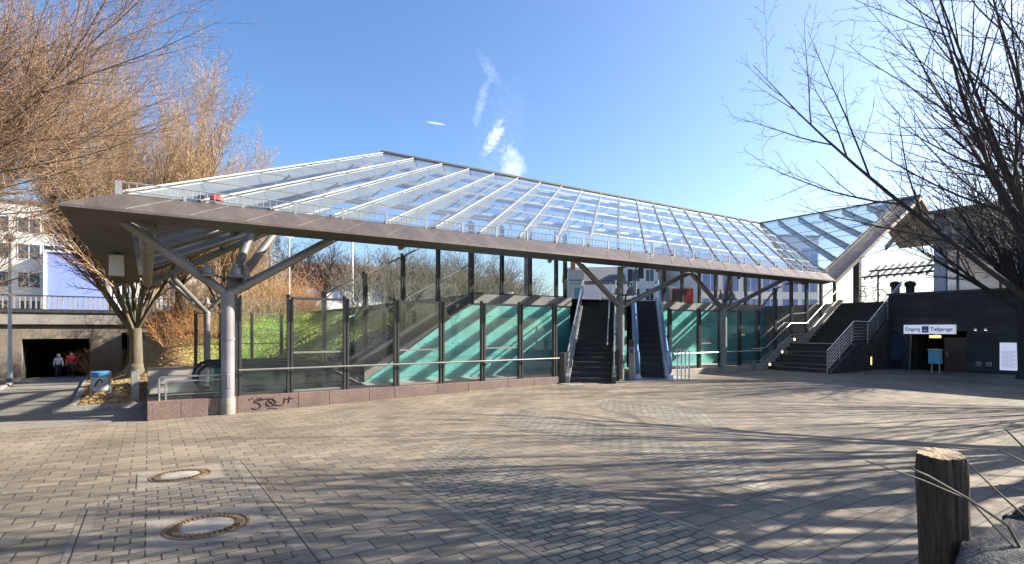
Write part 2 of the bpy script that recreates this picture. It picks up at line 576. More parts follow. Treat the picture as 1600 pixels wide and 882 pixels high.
def pr(b):
    return -1.75 - 1.8 * max(0, min(1, (b - 5) / 29))


# path: a warped strip leading down to the underpass
mb = MB()
bs = lin(0, 48, 60)
for b in bs:
    l = -40 if b < 3.5 else pl(b)
    r = 0.0 if b < 3.5 else pr(b)
    for t in range(9):
        a = l + (r - l) * t / 8
        mb.v.append((a, b, zpath(a, b)))
for j in range(len(bs) - 1):
    for i in range(8):
        mb.f.append((j * 9 + i, j * 9 + i + 1, (j + 1) * 9 + i + 1, (j + 1) * 9 + i))
mb.build('path', mt['asphalt'], None, loc=E(0, 0), rotz=TH, fix=False)['kind'] = 'structure'

# kerbs either side of the path
for side, fn in ((-1, pl), (1, pr)):
    mb = MB()
    for j in range(30):
        b0, b1 = 4.0 + j * 1.0, 4.0 + j * 1.0 + 0.985
        a0, a1 = fn(b0), fn(b1)
        w = 0.16 * side
        z0, z1 = zpath(a0, b0), zpath(a1, b1)
        mb.loft([(a0, b0, z0 - .2), (a0 + w, b0, z0 - .2), (a0 + w, b0, z0 + .11), (a0, b0, z0 + .11)],
                [(a1, b1, z1 - .2), (a1 + w, b1, z1 - .2), (a1 + w, b1, z1 + .11), (a1, b1, z1 + .11)])
    mb.build('kerb', mt['concrete'], None, loc=E(0, 0), rotz=TH)['kind'] = 'structure'


def sm(t):
    t = max(0.0, min(1.0, t))
    return t * t * (3 - 2 * t)


def hnoise(a, b):
    return 0.05 * math.sin(a * 2.3 + b * 1.1) * math.cos(b * 1.7 - a) + 0.04 * math.sin(a * 0.9 - b * 0.7)


def hill(a, b):
    base = zpath(a, b) + 0.1
    hb = sm((b - 17.2) / 11.0)
    ha = max(0.0, min(1.0, (a - 4.6) / 5.8)) if b > 4.2 else 0
    z = base
    if a > 0:
        z = base + (-0.12 - base) * sm(a / 1.5)
    k = max(hb * sm((a + 1.9) / 3.0), ha)
    z = z + (2.86 - z) * k
    if b > 16 and a > -1.5:
        z += hnoise(a, b) * (1 if b > 17 else b - 16)
    return z


def hillv(a, b):
    return hill(a, b) if a > pr(b) + .15 else zpath(a, b) - 0.25


o = grid('verge', mt['soil'], lin(-1.75, 0.0, 8), lin(3.5, 16.9, 30), lambda a, b: hill(max(a, pr(b) + .14), b))
mb = MB()
bs = lin(16.9, 34.9, 40)
for b in bs:
    for i in range(40):
        a = pr(b) + .14 + (10.4 - pr(b) - .14) * i / 39
        mb.v.append((a, b, hill(a, b)))
for j in range(len(bs) - 1):
    for i in range(39):
        mb.f.append((j * 40 + i, j * 40 + i + 1, (j + 1) * 40 + i + 1, (j + 1) * 40 + i))
# hill material: soil to grass by position
m, nt, out = new_mat('hill_surface')
p = principled(nt, out, 0.95)
v = objvec(nt)
s = N(nt, 'ShaderNodeSeparateXYZ')
nt.links.new(v, s.inputs[0])
n1 = noise(nt, v, 0.9, 6.0, 0.7)
ad = N(nt, 'ShaderNodeMath', operation='MULTIPLY_ADD')
ad.inputs[1].default_value = 3.5
nt.links.new(n1, ad.inputs[0])
nt.links.new(s.outputs[0], ad.inputs[2])
f = N(nt, 'ShaderNodeMapRange')
f.inputs[1].default_value = 4.0
f.inputs[2].default_value = 6.2
nt.links.new(ad.outputs[0], f.inputs[0])
n2 = noise(nt, v, 7.0, 6.0, 0.7)
soil = ramp(nt, n2, 0.3, 0.7, (0.16, 0.115, 0.055), (0.36, 0.25, 0.10))
grs = ramp(nt, n2, 0.3, 0.7, (0.12, 0.22, 0.03), (0.18, 0.29, 0.045))
nt.links.new(mixcol(nt, f.outputs[0], soil, grs), p.inputs['Base Color'])
bump(nt, n2, p, 0.4, 0.04)
mb.build('hill', m, None, loc=E(0, 0), rotz=TH, smooth='all', fix=False)['kind'] = 'structure'
# embankment behind the sloping stringer
grid('embankment', M('embankment_soil', (0.07, 0.065, 0.045), (0.04, 0.04, 0.03), 2.0, 0.95, bmp=0.8, bscale=12),
     lin(3.0, 10.4, 24), lin(4.42, 7.6, 10), lambda a, b: hill(a, b) - 0.12)
grid('grass_bank', mt['grassground'], lin(3.0, 10.4, 24), lin(7.6, 16.95, 20), lambda a, b: hill(a, b) - 0.12)
# floor inside the glass wall, with the opening of the escalator pit left free
mb = MB()
zf = -0.115
for (x0, x1, y0, y1) in ((0, 2.9, 0.02, 16.95), (2.9, 30.2, 0.02, 0.55), (2.9, 9.0, 2.75, 16.95), (9.0, 30.2, 0.55, 16.95)):
    mb.poly([(x0, y0, zf), (x1, y0, zf), (x1, y1, zf), (x0, y1, zf)])
mb.build('concourse_floor', mt['granite_pale'], None, loc=E(0, 0), rotz=TH, fix=False)['kind'] = 'structure'
# pit walls below the floor
mb = MB()
mb.box(2.7, 2.9, 0.55, 2.75, -4.0, zf - .01).box(2.9, 9.2, 0.35, 0.55, -4.5, zf - .01).box(2.9, 9.2, 2.75, 2.95, -4.5, zf - .01).box(9.0, 9.2, 0.55, 2.75, -4.5, zf - .01)
mb.poly([(2.7, 0.4, -4.4), (9.2, 0.4, -4.4), (9.2, 2.9, -4.4), (2.7, 2.9, -4.4)])
mb.build('escalator_pit', mt['granite_dark'], None, loc=E(0, 0), rotz=TH)['kind'] = 'structure'
mb = MB()
mb.box(-1.95, -.01, 3.38, 3.5, -.7, zpath(-1, 3.5) + .11)
mb.build('kerb', mt['concrete'], None, loc=E(0, 0), rotz=TH)['kind'] = 'structure'
# left verge
grid('left_verge', mt['soil'], lin(-30, -5.16, 30), lin(3.6, 34.8, 30),
     lambda a, b: zpath(a, b) + 0.1 if a < pl(b) - .16 else zpath(a, b) - .15)
# terrace
mb = MB()
mb.poly([(10.4, 4.42, UP), (30.3, 4.42, UP), (30.3, -0.2, UP), (30.0, -0.2, UP), (30.0, -2.75, UP), (28.75, -2.75, UP),
         (28.75, -40, UP), (80, -40, UP), (80, 34.9, UP), (10.4, 34.9, UP)])
mb.build('terrace', mt['granite_pale'], None, loc=E(0, 0), rotz=TH)['kind'] = 'structure'
# street and far ground at street level
mb = MB()
mb.poly([(-120, 35.3, ROAD), (160, 35.3, ROAD), (160, 43.5, ROAD), (-120, 43.5, ROAD)])
mb.build('road', mt['road'], None, loc=E(0, 0), rotz=TH, fix=False)['kind'] = 'structure'
mb = MB()
mb.poly([(-900, 43.5, ROAD + .06), (1200, 43.5, ROAD + .06), (1200, 1500, ROAD + .06), (-900, 1500, ROAD + .06)])
mb.build('upper_ground', mt['ground'], None, loc=E(0, 0), rotz=TH, fix=False)['kind'] = 'structure'
mb = MB()
mb.poly([(-1500, -1500, -4.8), (1500, -1500, -4.8), (1500, 1500, -4.8), (-1500, 1500, -4.8)])
mb.build('ground', mt['ground'], None, fix=False)['kind'] = 'structure'
# pale slab in front of stairs and escalator
mb = MB()
for (a0, a1, b0, b1) in ((11.3, 13.55, -0.75, 0.0), (13.57, 16.9, -1.35, 0.0)):
    mb.poly([(a0, b0, -0.094), (a1, b0, -0.094), (a1, b1, -0.094), (a0, b1, -0.094)])
mb.build('landing_paving', mt['concrete'], None, loc=E(0, 0), rotz=TH, fix=False)['kind'] = 'structure'

# ------------------------------------------------------------------ the canopy
ZE, SL = 4.0, 0.541
A0, B0 = -1.35, -1.3
RA0, RA1, RB = 8.45, 36.65, 8.5
ZR = ZE + SL * 9.8
A1 = 26.85
BF = 18.3
AE = 40.6                           # right end of the wing


def zn(b):
    return ZE + SL * (b - B0)


can = bthing('glass_canopy', 'long hipped glass canopy with bronze eaves on grey tree columns over the station stairs', 'canopy')
# --- bronze eaves
mb = MB()


def eave(P, Q, mb=mb):
    """P, Q: ends of an eave, each (outer edge, top inner, soffit inner)"""
    (po, pt, ps), (qo, qt, qs) = P, Q
    lo = lambda p: (p[0], p[1], p[2] - 0.045)
    mb.loft([po, pt, (pt[0], pt[1], pt[2] - .06), ps, lo(po)], [qo, qt, (qt[0], qt[1], qt[2] - .06), qs, lo(qo)])


w = 0.9
cTip = ((A0, B0, ZE), (A0 + w, B0 + w, zn(B0 + w)), (A0 + 1.05, B0 + 1.05, ZE - .07))
cInn = ((A1, B0, ZE), (A1 + w, B0 + w, zn(B0 + w)), (A1 + 1.05, B0 + 1.05, ZE - .07))
cFar = ((A0, BF, ZE), (A0 + w, BF - w, zn(B0 + w)), (A0 + 1.05, BF - 1.05, ZE - .07))
cFr = ((RA1 + 9.8, BF, ZE), (RA1 + 9.8, BF - w, zn(B0 + w)), (RA1 + 9.8, BF - 1.05, ZE - .07))
top = MB()
sof = MB()


def eave2(P, Q):
    (po, pt, ps), (qo, qt, qs) = P, Q
    d = 0.05
    lo = lambda p: (p[0], p[1], p[2] - d)
    # cladding on the slope plus the thin outer lip
    top.add([po, qo, qt, pt, lo(po), lo(qo)], [(0, 1, 2, 3), (4, 5, 1, 0)])
    # horizontal soffit and inner upstand
    sof.add([lo(po), lo(qo), qs, ps, (qt[0], qt[1], qt[2] - .02), (pt[0], pt[1], pt[2] - .02)], [(3, 2, 1, 0), (3, 5, 4, 2)])


eave2(cTip, cInn)
eave2(cFar, cTip)
# gable of the wing: rising left flank, falling right flank
gl0, gl1 = (A1, B0, ZE), (RA1, B0, ZR)
gi0, gi1 = (A1 + w, B0 + w, zn(B0 + w)), (RA1, B0 + w, ZR)
ge0 = (AE, B0, ZR - SL * (AE - RA1))
ge1 = (AE, B0 + w, ZR - SL * (AE - RA1))
sof.loft([(RA1, B0 + .9, ZR - .22), (RA1, B0 + 2.6, ZR - .22), (RA1, B0 + 2.6, ZR - .12), (RA1, B0 + .9, ZR - .12)],
         [(AE, B0 + .9, ge0[2] - .22), (AE, B0 + 2.6, ge0[2] - .22), (AE, B0 + 2.6, ge0[2] - .12), (AE, B0 + .9, ge0[2] - .12)])
th = 0.16
for (q0, q1, q2, q3) in ((gl0, gl1, gi1, gi0), (gl1, ge0, ge1, gi1)):
    sof.loft([(q0[0], q0[1] + .004, q0[2] - th - .01), (q0[0], q0[1] + .004, q0[2] - .01), (q3[0], q3[1] + .15, q3[2] - .01), (q3[0], q3[1] + .15, q3[2] - th - .01)],
             [(q1[0], q1[1] + .004, q1[2] - th - .01), (q1[0], q1[1] + .004, q1[2] - .01), (q2[0], q2[1] + .15, q2[2] - .01), (q2[0], q2[1] + .15, q2[2] - th - .01)])
    top.add([q0, q1, q2, q3, (q0[0], q0[1], q0[2] - .2), (q1[0], q1[1], q1[2] - .2)], [(0, 1, 2, 3), (4, 5, 1, 0)])
top.build('eave_cladding', mt['bronze'], can)
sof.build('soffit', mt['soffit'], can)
# standing seams on the near eave
for k in range(26):
    a = A0 + 1.0 + k * 1.05
    mb = MB()
    mb.beam((a, B0 + .03, ZE + .02), (a + .84, B0 + .87, zn(B0 + .87) + .004), 0.012, 0.010)
    mb.build('seam', mt['bronze'], can)

# --- glass
mb = MB()
k = B0 + w
for poly in ([(A0 + w, k, zn(k)), (A1 + w, k, zn(k)), (RA1, RB, ZR), (RA0, RB, ZR)],):
    mb.poly(poly)
mb.build('near_glass', mt['roofglass'], can, fix=False)
mb = MB()
mb.poly([(A0 + w, BF - w, zn(k)), (A0 + w, k, zn(k)), (RA0, RB, ZR), (RA0, BF - w, ZR)])
mb.build('end_glass', mt['roofglass'], can, fix=False)
mb = MB()
RBK = 11.6                          # the rear slope is short
ZBK = ZR - SL * (RBK - RB)
mb.poly([(RA0, RB, ZR), (RA1, RB, ZR), (RA1 + RBK - RB, RBK, ZBK), (RA0 + RBK - RB, RBK, ZBK)])
mb.build('rear_glass', mt['roofglass'], can, fix=False)
mb = MB()
mb.poly([(A1 + w, k, zn(k)), (RA1, k, ZR), (RA1, RB, ZR)])
mb.build('wing_glass', mt['roofglass'], can, fix=False)
mb = MB()
tz = AE - RA1
mb.poly([(RA1, k, ZR), (AE, k, ZR - SL * tz), (AE, RBK, ZR - SL * tz), (RA1 + RBK - RB, RBK, ZBK), (RA1, RB, ZR)])
mb.build('wing_glass', mt['roofglass'], can, fix=False)


def rafter(p0, p1):
    b1 = MB()
    b1.beam(p0, p1, 0.065, 0.04, drop=-0.03)
    ro = b1.build('rafter', mt['white_steel'], can)
    b2 = MB()
    b2.beam(p0, p1, 0.03, 0.30, drop=0.17)
    b2.build('web', mt['steel'], ro)
    return ro


for kk in range(0, 21):
    a = A0 + 1.41 * kk
    rafter((a + w, k, zn(k)), (a + 9.8, RB, ZR))
for kk in range(1, 20):                       # far slope, the same lines carried on
    a = RA0 + 1.41 * kk
    rafter((a, RB, ZR), (a + RBK - RB, RBK, ZBK))
for kk in range(1, 13):                       # left end
    b = k + 1.41 * kk
    t = min(8.9, BF - w - b)
    if t > .3:
        rafter((A0 + w, b, zn(k)), (A0 + w + t, b + t, zn(k) + SL * t))
rafter((A0 + w, BF - w, zn(k)), (RA0, BF - w, ZR))
for kk in range(1, 7):                        # wing, left flank
    b = B0 + 1.41 * kk
    t = b - k
    rafter((RA1, b, ZR), (RA1 - t, k, ZR - SL * t))
for kk in range(1, 5):
    a = RA1 + 1.41 * kk
    t = AE - a
    rafter((a, k, ZR - SL * (a - RA1)), (a + t, k + t, ZR - SL * tz))
# purlins along the slope
mb = MB()
for j in range(1, 6):
    t = j / 6.0 * 8.9
    mb.beam((A0 + w + t, k + t, zn(k + t) + .01), (A1 + w + t, k + t, zn(k + t) + .01), 0.014, 0.02)
    mb.beam((A0 + w + t, k + t, zn(k + t) + .01), (A0 + w + t, BF - w, zn(k + t) + .01), 0.014, 0.02)
    mb.beam((A1 + w + t, k, zn(k + t) + .01), (A1 + w + t, k + t, zn(k + t) + .01), 0.014, 0.02)
mb.build('purlins', mt['steel'], can)
mb = MB()
mb.beam((RA0 - .05, RB, ZR + .05), (RA1, RB, ZR + .05), 0.16, 0.08)
mb.build('ridge_cap', mt['dark_steel'], can)
mb = MB()
mb.beam((RA1, RB - .08, ZR + .052), (RA1, B0, ZR + .052), 0.16, 0.08)
mb.build('ridge_cap', mt['dark_steel'], can)
mb = MB()
mb.beam((A1 + w, k, zn(k) + .03), (RA1, RB, ZR + .03), 0.14, 0.05)
mb.build('valley_gutter', mt['dark_steel'], can)
mb = MB()
mb.beam((A1 + w, k + .02, zn(k) + .06), (RA1, k + .02, ZR + .06), 0.09, 0.12)
mb.build('verge_bar', mt['dark_steel'], can)


# --- big tubes below the glass
def can_tube(name, pts, r=0.15, mat='steel'):
    mb = MB()
    mb.tube(pts, r, 14)
    return mb.build(name, mt[mat], can, smooth=True)


can_tube('edge_tube', [(0.0, 0.02, 4.22), (A1 + 1.3, 0.02, 4.22)])
can_tube('edge_tube', [(0.0, 0.05, 3.86), (0.0, 16.95, 3.86)], 0.17)
can_tube('gable_tube', [(0.0, 16.95, 3.86), (RA0 - .1, 16.95, ZR - .7)], .16)
mb = MB()
mb.loft([(A0, BF, ZE - .35), (A0, BF, ZE), (A0 + .6, BF - 1.15, ZE + .3), (A0 + .6, BF - 1.15, ZE - .03)],
        [(RA0, BF, ZR - .35), (RA0, BF, ZR), (RA0, BF - 1.15, ZR - .02), (RA0, BF - 1.15, ZR - .35)])
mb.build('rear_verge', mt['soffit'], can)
mb = MB()
mb.beam((RA0, BF, ZR + .05), (RA0, RB, ZR + .05), .16, .08)
mb.build('ridge_cap', mt['dark_steel'], can)
for t in (3.6, 6.4):
    z = zn(k + t) - .55
    can_tube('purlin_tube', [(A0 + w + t + .5, k + t, z), (A1 + w + t + .6, k + t, z)], 0.16, 'white_steel')
    can_tube('purlin_tube', [(A0 + w + t, k + t + .2, z), (A0 + w + t, BF - w, z)], 0.14, 'steel')
can_tube('ridge_tube', [(RA0, RB, ZR - .5), (RA1, RB, ZR - .5)], 0.14, 'white_steel')
for b in (0.2, 4.4, 8.4):
    t = min(8.3, (16.9 - b) * .98)
    can_tube('hip_tube', [(0.05, b, 3.95), (0.05 + t, b + t, 3.95 + SL * t)], 0.17)
for kk in range(1, 6):
    a = 0.6 + kk * 5.2
    can_tube('rafter_tube', [(a, .1, 3.95), (a + 8.3, 8.4, ZR - .5)], 0.075)
# short hangers joining tubes and bars
mb = MB()
for kk in range(0, 20):
    a = A0 + 1.41 * kk
    for t in (3.6, 6.4):
        mb.tube([(a + w + t, k + t, zn(k + t) - .3), (a + w + t, k + t, zn(k + t) - .55)], 0.03, 6)
        mb.beam((a + w + t, k + t, zn(k + t) - .5), (a + w + t + .35, k + t - .35, zn(k + t) - .2), 0.05, 0.05)
mb.build('hangers', mt['steel'], can)

# --- snow guard rail along the eave
mb = MB()
bq = B0 + w - .06
zq = zn(bq)


def guard(p, q):
    P, Q = Vector(p), Vector(q)
    L = (Q - P).length
    n = int(L / 1.12)
    mb.tube([P + Vector((0, 0, .25)), Q + Vector((0, 0, .25))], 0.014, 5)
    mb.tube([P + Vector((0, 0, .07)), Q + Vector((0, 0, .07))], 0.012, 5)
    for i in range(n + 1):
        c = P + (Q - P) * (i / n)
        mb.beam(c + Vector((0, 0, -.02)), c + Vector((0, 0, .27)), 0.055, 0.03, up=(0, 1, 0))
        if i < n:
            for j in range(1, 8):
                c2 = P + (Q - P) * ((i + j / 8) / n)
                mb.tube([c2 + Vector((0, 0, .07)), c2 + Vector((0, 0, .25))], 0.007, 4, False)


guard((A0 + w, bq, zq), (A1 + w, bq, zq))
guard((A0 + w - .06, BF - w, zq), (A0 + w - .06, bq, zq))
mb.build('snow_guard', mt['white_steel'], can)
mb = MB()
P, Q = Vector((A1 + w, k, zn(k))), Vector((RA1, k, ZR))
for i in range(13):
    c = P + (Q - P) * (i / 12)
    mb.beam(c, c + Vector((0, 0, .25)), 0.04, 0.03, up=(0, 1, 0))
mb.tube([P + Vector((0, 0, .23)), Q + Vector((0, 0, .23))], 0.014, 5)
mb.build('snow_guard', mt['white_steel'], can)


# --- columns with their struts
def column(a, b, zg, zfork, struts, r=0.142, base=True):
    mb = MB()
    mb.tube([(a, b, zg), (a, b, zfork - .05)], r, 20)
    mb.lathe([(r, -.06), (r * 1.02, 0.02), (r * .8, .12), (r * .3, .17)], (a, b, zfork), 20)
    for zc in (zfork - .16, zg + 1.75):
        mb.lathe([(r - .01, -.02), (r + .012, -.02), (r + .012, .02), (r - .01, .02)], (a, b, zc), 20, cap=False)
    c = mb.build('column', mt['column'], can, smooth=True)
    if base:
        m2 = MB()
        m2.lathe([(r + .012, 0), (r + .012, .40)], (a, b, zg), 20)
        m2.build('base_cover', mt['cover_concrete'], c, smooth=True)
        m3 = MB()
        m3.box(a - .045, a + .045, b - r - .012, b - r + .02, zg + .62, zg + .95)
        m3.build('access_plate', mt['column'], c, bevel=0.02)
    for (da, db, z1, rr) in struts:
        s_ = MB()
        e_ = 1.26 if abs(db) < .2 and abs(da) > 1 else 1.0
        s_.tube([(a, b, zfork), (a + da * e_, b + db * e_, zfork + (z1 - zfork) * e_)], rr, 14)
        q_ = Vector((da, db, z1 - zfork)).normalized()
        f0 = Vector((a, b, zfork)) + q_ * .42
        s_.tube([f0, f0 + q_ * .05], rr + .018, 14)
        s_.build('strut', mt['steel'], c, smooth=True)
    return c


column(1.55, 0.0, gab(1.5, -.1) - .02, 2.5, [(-1.85, .05, 3.9, .105), (2.25, .05, 3.92, .105), (1.6, 1.5, 4.75, .10), (0.85, 1.5, 4.7, .10)])
column(2.35, 15.5, -0.4, 2.5, [(-1.5, -2.8, 3.9, .10), (-1.5, 0.3, 3.9, .09), (1.9, -.6, 4.8, .10)], base=False)
column(14.13, 0.0, -0.11, 2.5, [(-1.85, .05, 3.92, .095), (3.75, .05, 3.92, .095), (0, 0, 3.95, .11)])
column(20.15, 0.0, -0.11, 2.5, [(-1.95, .05, 3.92, .095), (4.3, .05, 3.92, .095), (.45, 0.05, 3.95, .10), (-.8, 1.6, 4.7, .09)])
for a, bb, zz0, zz1 in ((17.8, 11.0, UP, ZBK - .05),):
    m2 = MB()
    m2.tube([(a, bb, zz0), (a, bb, zz1)], 0.15, 14)
    m2.build('column', mt['column'], can, smooth=True)
m2 = MB()
m2.box(31.45, 31.75, -.3, 0.0, UP, zn(B0) + SL * (31.6 - A1) - .2)
m2.build('column', mt['dark_steel'], can)

# --- things fixed to or lying on the canopy
f = bthing('floodlight_box', 'white box floodlight fixed under the left end soffit of the glass canopy', 'floodlight', -.73, 5.7, 3.28)
mb = MB()
mb.prism([(-.2, -.16, 0), (.16, -.2, 0), (.16, .2, 0), (-.2, .16, 0)], (0, 0, .6))
mb.build('housing', mt['white_paint'], f, bevel=0.02)
mb = MB()
mb.box(-.05, .05, -.05, .05, .6, .68)
mb.build('bracket', mt['dark_steel'], f)


def spots(a, b, z, label):
    t = bthing('spotlight_cluster', label, 'spotlights', a, b, z, 'bell spotlight clusters on the canopy columns')
    mb = MB()
    mb.tube([(0, 0, 0), (0, 0, .38)], 0.03, 8)
    pos = ((-.42, -.05), (.12, -.22), (.36, .16))
    for (x, y) in pos:
        mb.tube([(0, 0, .3), (x * .6, y * .6, .36), (x, y, .5), (x, y, .62)], 0.022, 6)
    mb.build('bracket', mt['dark_steel'], t, smooth=True)
    for (x, y) in pos:
        m2 = MB()
        m2.lathe([(.02, .31), (.05, .30), (.055, .22), (.10, .20), (.115, .10), (.125, .06), (.17, .03), (.17, 0), (.14, 0)], (x, y, .34), 16)
        m2.build('lamp_shade', mt['steel'], t, smooth=True)
        m3 = MB()
        m3.tube([(x - .06, y, .66), (x - .06, y, .76)], 0.03, 8)
        m3.build('knob', mt['dark_steel'], t, smooth=True)
    return t


spots(1.55, -.1, 2.55, 'bell spotlights on the fork of the nearest left column')
spots(2.2, 15.35, 2.55, 'bell spotlights on the fork of the farther left column')
spots(14.3, -.1, 2.6, 'bell spotlights on the column between the stairs and the escalator')
spots(20.2, -.1, 2.6, 'bell spotlights on the column right of the escalator')
r_ = bthing('red_bag', 'crumpled red bag lying behind the guard rail on the canopy eave', 'bag', 1.3, B0 + w + .2, zn(B0 + w + .2) + .01)
mb = MB()
rg = random.Random(12)
nn = 14
V_ = [(0.02, 0, .19)]
for zi, (rr, zz) in enumerate(((.08, .17), (.14, .11), (.18, .05), (.20, .0))):
    for q in range(nn):
        an = 2 * math.pi * q / nn
        f_ = rg.uniform(.8, 1.2)
        V_.append((rr * f_ * math.cos(an) * .9, rr * f_ * math.sin(an) * .6, zz * rg.uniform(.8, 1.15)))
F_ = [(0, 1 + q, 1 + (q + 1) % nn) for q in range(nn)]
for i in range(3):
    for q in range(nn):
        F_.append((1 + i * nn + q, 1 + (i + 1) * nn + q, 1 + (i + 1) * nn + (q + 1) % nn, 1 + i * nn + (q + 1) % nn))
mb.add(V_, F_)
mb.build('cloth', mt['red_paint'], r_, smooth=True)
r_.scale = (.95, .8, .62)
mb = MB()
mb.box(-.38, -.24, -.06, .06, 0, .11)
mb.build('dark_end', mt['traffic'], r_, bevel=0.02)

# ------------------------------------------------------------------ front plinth and glass walls
pt_ = bthing('granite_plinth', 'low brown granite plinth with a dark sprayed tag below the glass front wall', 'plinth wall')
mb = MB()
edges = [0.0, .62, 1.16, 1.75, 3.1, 3.85, 4.9, 5.6, 6.9, 7.9, 9.3, 10.3, 11.3]
for e0, e1 in zip(edges[:-1], edges[1:]):
    mb.box(e0 + .004, e1 - .004, 0.0, 0.30, -.5, .135)
mb.build('slabs', mt['granite_red'], pt_, bevel=0.006)
mb = MB()
mb.box(0.01, 11.29, 0.02, 0.29, -.5, .128)
mb.build('joints', mt['granite_dark'], pt_)
mb = MB()
mb.box(0.0, .05, .3, 3.0, -.6, .12)
mb.box(0.0, 1.3, .33, .5, -.4, .26)
mb.build('kerb_block', mt['granite_dark'], pt_)


def zig(pts, r=0.011):
    mb.tube([(2.0 + x, -.006, -.09 + y) for x, y in pts], r, 5)


mb = MB()
arc = lambda cx, cy, rx, ry, t0, t1, n=12: [(cx + rx * math.cos(R(t0 + (t1 - t0) * i / n)), cy + ry * math.sin(R(t0 + (t1 - t0) * i / n))) for i in range(n + 1)]
zig(arc(.22, .09, .10, .06, 20, 200) + arc(.15, -.02, .10, .08, 60, -150))
zig([(.16, .10), (.40, .13), (.55, .12)])
zig(arc(.48, .03, .10, .085, 0, 370, 18))
zig([(.41, -.03), (.55, .09)])
zig([(.42, .09), (.55, -.03)])
zig([(.52, -.03), (.72, -.05), (.78, .02), (.79, .13)])
zig([(.90, .15), (.88, .0)])
zig([(.80, .09), (.98, .10)])
zig([(.0, .15), (.03, .13)])
zig([(.06, .17), (.08, .15)])
zig([(.40, -.10), (.62, -.12), (.56, -.16)], .006)
mb.build('graffiti', mt['graffiti'], pt_)


def glass_wall(name, label, posts, b, zb, zt, frames=(), rail=None, group=None, bars=True, glass='glass', post='dark_steel'):
    """posts: list of a; zb, zt: functions of a; frames: indices of bays with top and middle bars"""
    t = bthing(name, label, 'glass wall', posts[0], b, 0, group)
    o = posts[0]
    for i, a in enumerate(posts):
        m1 = MB()
        x = a - o
        for dx in (-.045, .045):
            m1.box(x + dx - .026, x + dx + .026, -.06, .06, zb(a), zt(a))
        m1.box(x - .015, x + .015, -.03, .03, zb(a), zt(a) - .06)
        m1.lathe([(.05, 0), (.05, .05), (.02, .07)], (x - .045, 0, zt(a)), 8)
        m1.build('post', mt[post], t)
    for i in range(len(posts) - 1):
        a0, a1 = posts[i] + .075, posts[i + 1] - .075
        m1 = MB()
        m1.poly([(a0 - o, 0, zb(posts[i] + .075) + .06), (a1 - o, 0, zb(posts[i + 1] - .075) + .06), (a1 - o, 0, zt(posts[i + 1]) - .05), (a0 - o, 0, zt(posts[i]) - .05)])
        m1.build('pane', mt[glass], t, fix=False)
        m1 = MB()
        m1.beam((a0 - o, 0, zb(a0) + .05), (a1 - o, 0, zb(a1) + .05), .04, .05)
        if i in frames:
            m1.beam((a0 - o, 0, zt(a0) - .03), (a1 - o, 0, zt(a1) - .03), .06, .06)
            zm = lambda q: zb(q) + (zt(q) - zb(q)) * .42
            m1.beam((a0 - o, 0, zm(a0)), (a1 - o, 0, zm(a1)), .05, .045)
        m1.build('glazing_bar', mt['steel' if i in frames else post], t)
    return t


P = 1.385
front = [1.78] + [1.55 + P * k for k in range(1, 8)]
gw = glass_wall('glass_wall', 'glass front wall with dark posts on the brown granite plinth', front, 0.15, lambda a: .13, lambda a: 2.5, (1, 3, 5))
mb = MB()
mb.tube([(0, -.14, .745), (9.55, -.14, .745)], 0.024, 8)
for a in front:
    mb.tube([(a - 1.78, -.05, .745), (a - 1.78, -.14, .745)], 0.014, 6)
mb.build('handrail', mt['steel'], gw, smooth=True)
# far side of the concourse, same wall
glass_wall('glass_wall', 'glass wall frame on the far side of the concourse below the grass slope', [1.9, 2.93, 4.32, 5.7], 15.7,
           lambda a: -.1, lambda a: 2.5, (0, 1, 2))
# sloping screen over the stringer
zstr = lambda a: -.1 + (a - 4.4) * (UP + .12) / 6.0
glass_wall('glass_wall', 'raking glass screen climbing the dark stringer up to the terrace parapet', [4.85 + P * k for k in range(5)], 4.3,
           lambda a: min(zstr(a), UP + .02) - .02, lambda a: min(zstr(a), UP) + 2.75, (0, 1, 2, 3))
st = bthing('raking_stringer', 'dark granite stringer rising from the concourse floor to the terrace', 'stringer wall', 4.2, 4.2)
mb = MB()
mb.loft([(0, 0, -.2), (0, .22, -.2), (0, .22, .0), (0, 0, .0)], [(6.2, 0, 2.62), (6.2, .22, 2.62), (6.2, .22, UP), (6.2, 0, UP)])
mb.build('coping', mt['granite_dark'], st)
mb = MB()
mb.prism([(0, .14, -.25), (6.2, .14, -.25), (6.2, .14, 2.6), (.2, .14, -.12)], (0, .06, 0))
mb.build('infill', mt['granite_dark'], st)

# teal wall with concrete parapet
tw = bthing('teal_retaining_wall', 'teal glass clad retaining wall with striped concrete parapet behind the stairs', 'retaining wall', 0, 4.2)
zt_ = 2.69
for (poly) in ([(6.15, -.12), (15.3, -.12), (15.3, zt_), (10.35, zt_)], [(18.25, -.12), (18.75, -.12), (18.75, zt_), (18.25, zt_)],
               [(21.3, -.12), (30.2, -.12), (30.2, zt_), (21.3, zt_)]):
    mb = MB()
    mb.prism([(x, 0, z) for x, z in poly], (0, .06, 0))
    mb.build('cladding', mt['teal'], tw)
for (x0, x1) in ((10.45, 15.35), (18.2, 18.8), (21.25, 30.3)):
    mb = MB()
    n = max(1, int(round((x1 - x0) / 1.385)))
    for i in range(n):
        mb.box(x0 + (x1 - x0) * i / n + .004, x0 + (x1 - x0) * (i + 1) / n - .004, -.05, .22, zt_ + .012, UP + .01)
    mb.build('parapet', mt['parapet'], tw, bevel=0.008)
mb = MB()
for i in range(-6, 11):
    for zz in (.12, .80, 1.18, 1.85, 2.23, 2.6):
        for dx in (.12, 1.26):
            x = 1.385 * (i + 8) + dx
            if (x < 15.2 and zz < (x - 6.35) * .66) or 21.4 < x < 30.1:
                mb.tube([(x, -.012, zz), (x, .01, zz)], .022, 8)
mb.build('fixings', mt['dark_steel'], tw)
mb = MB()
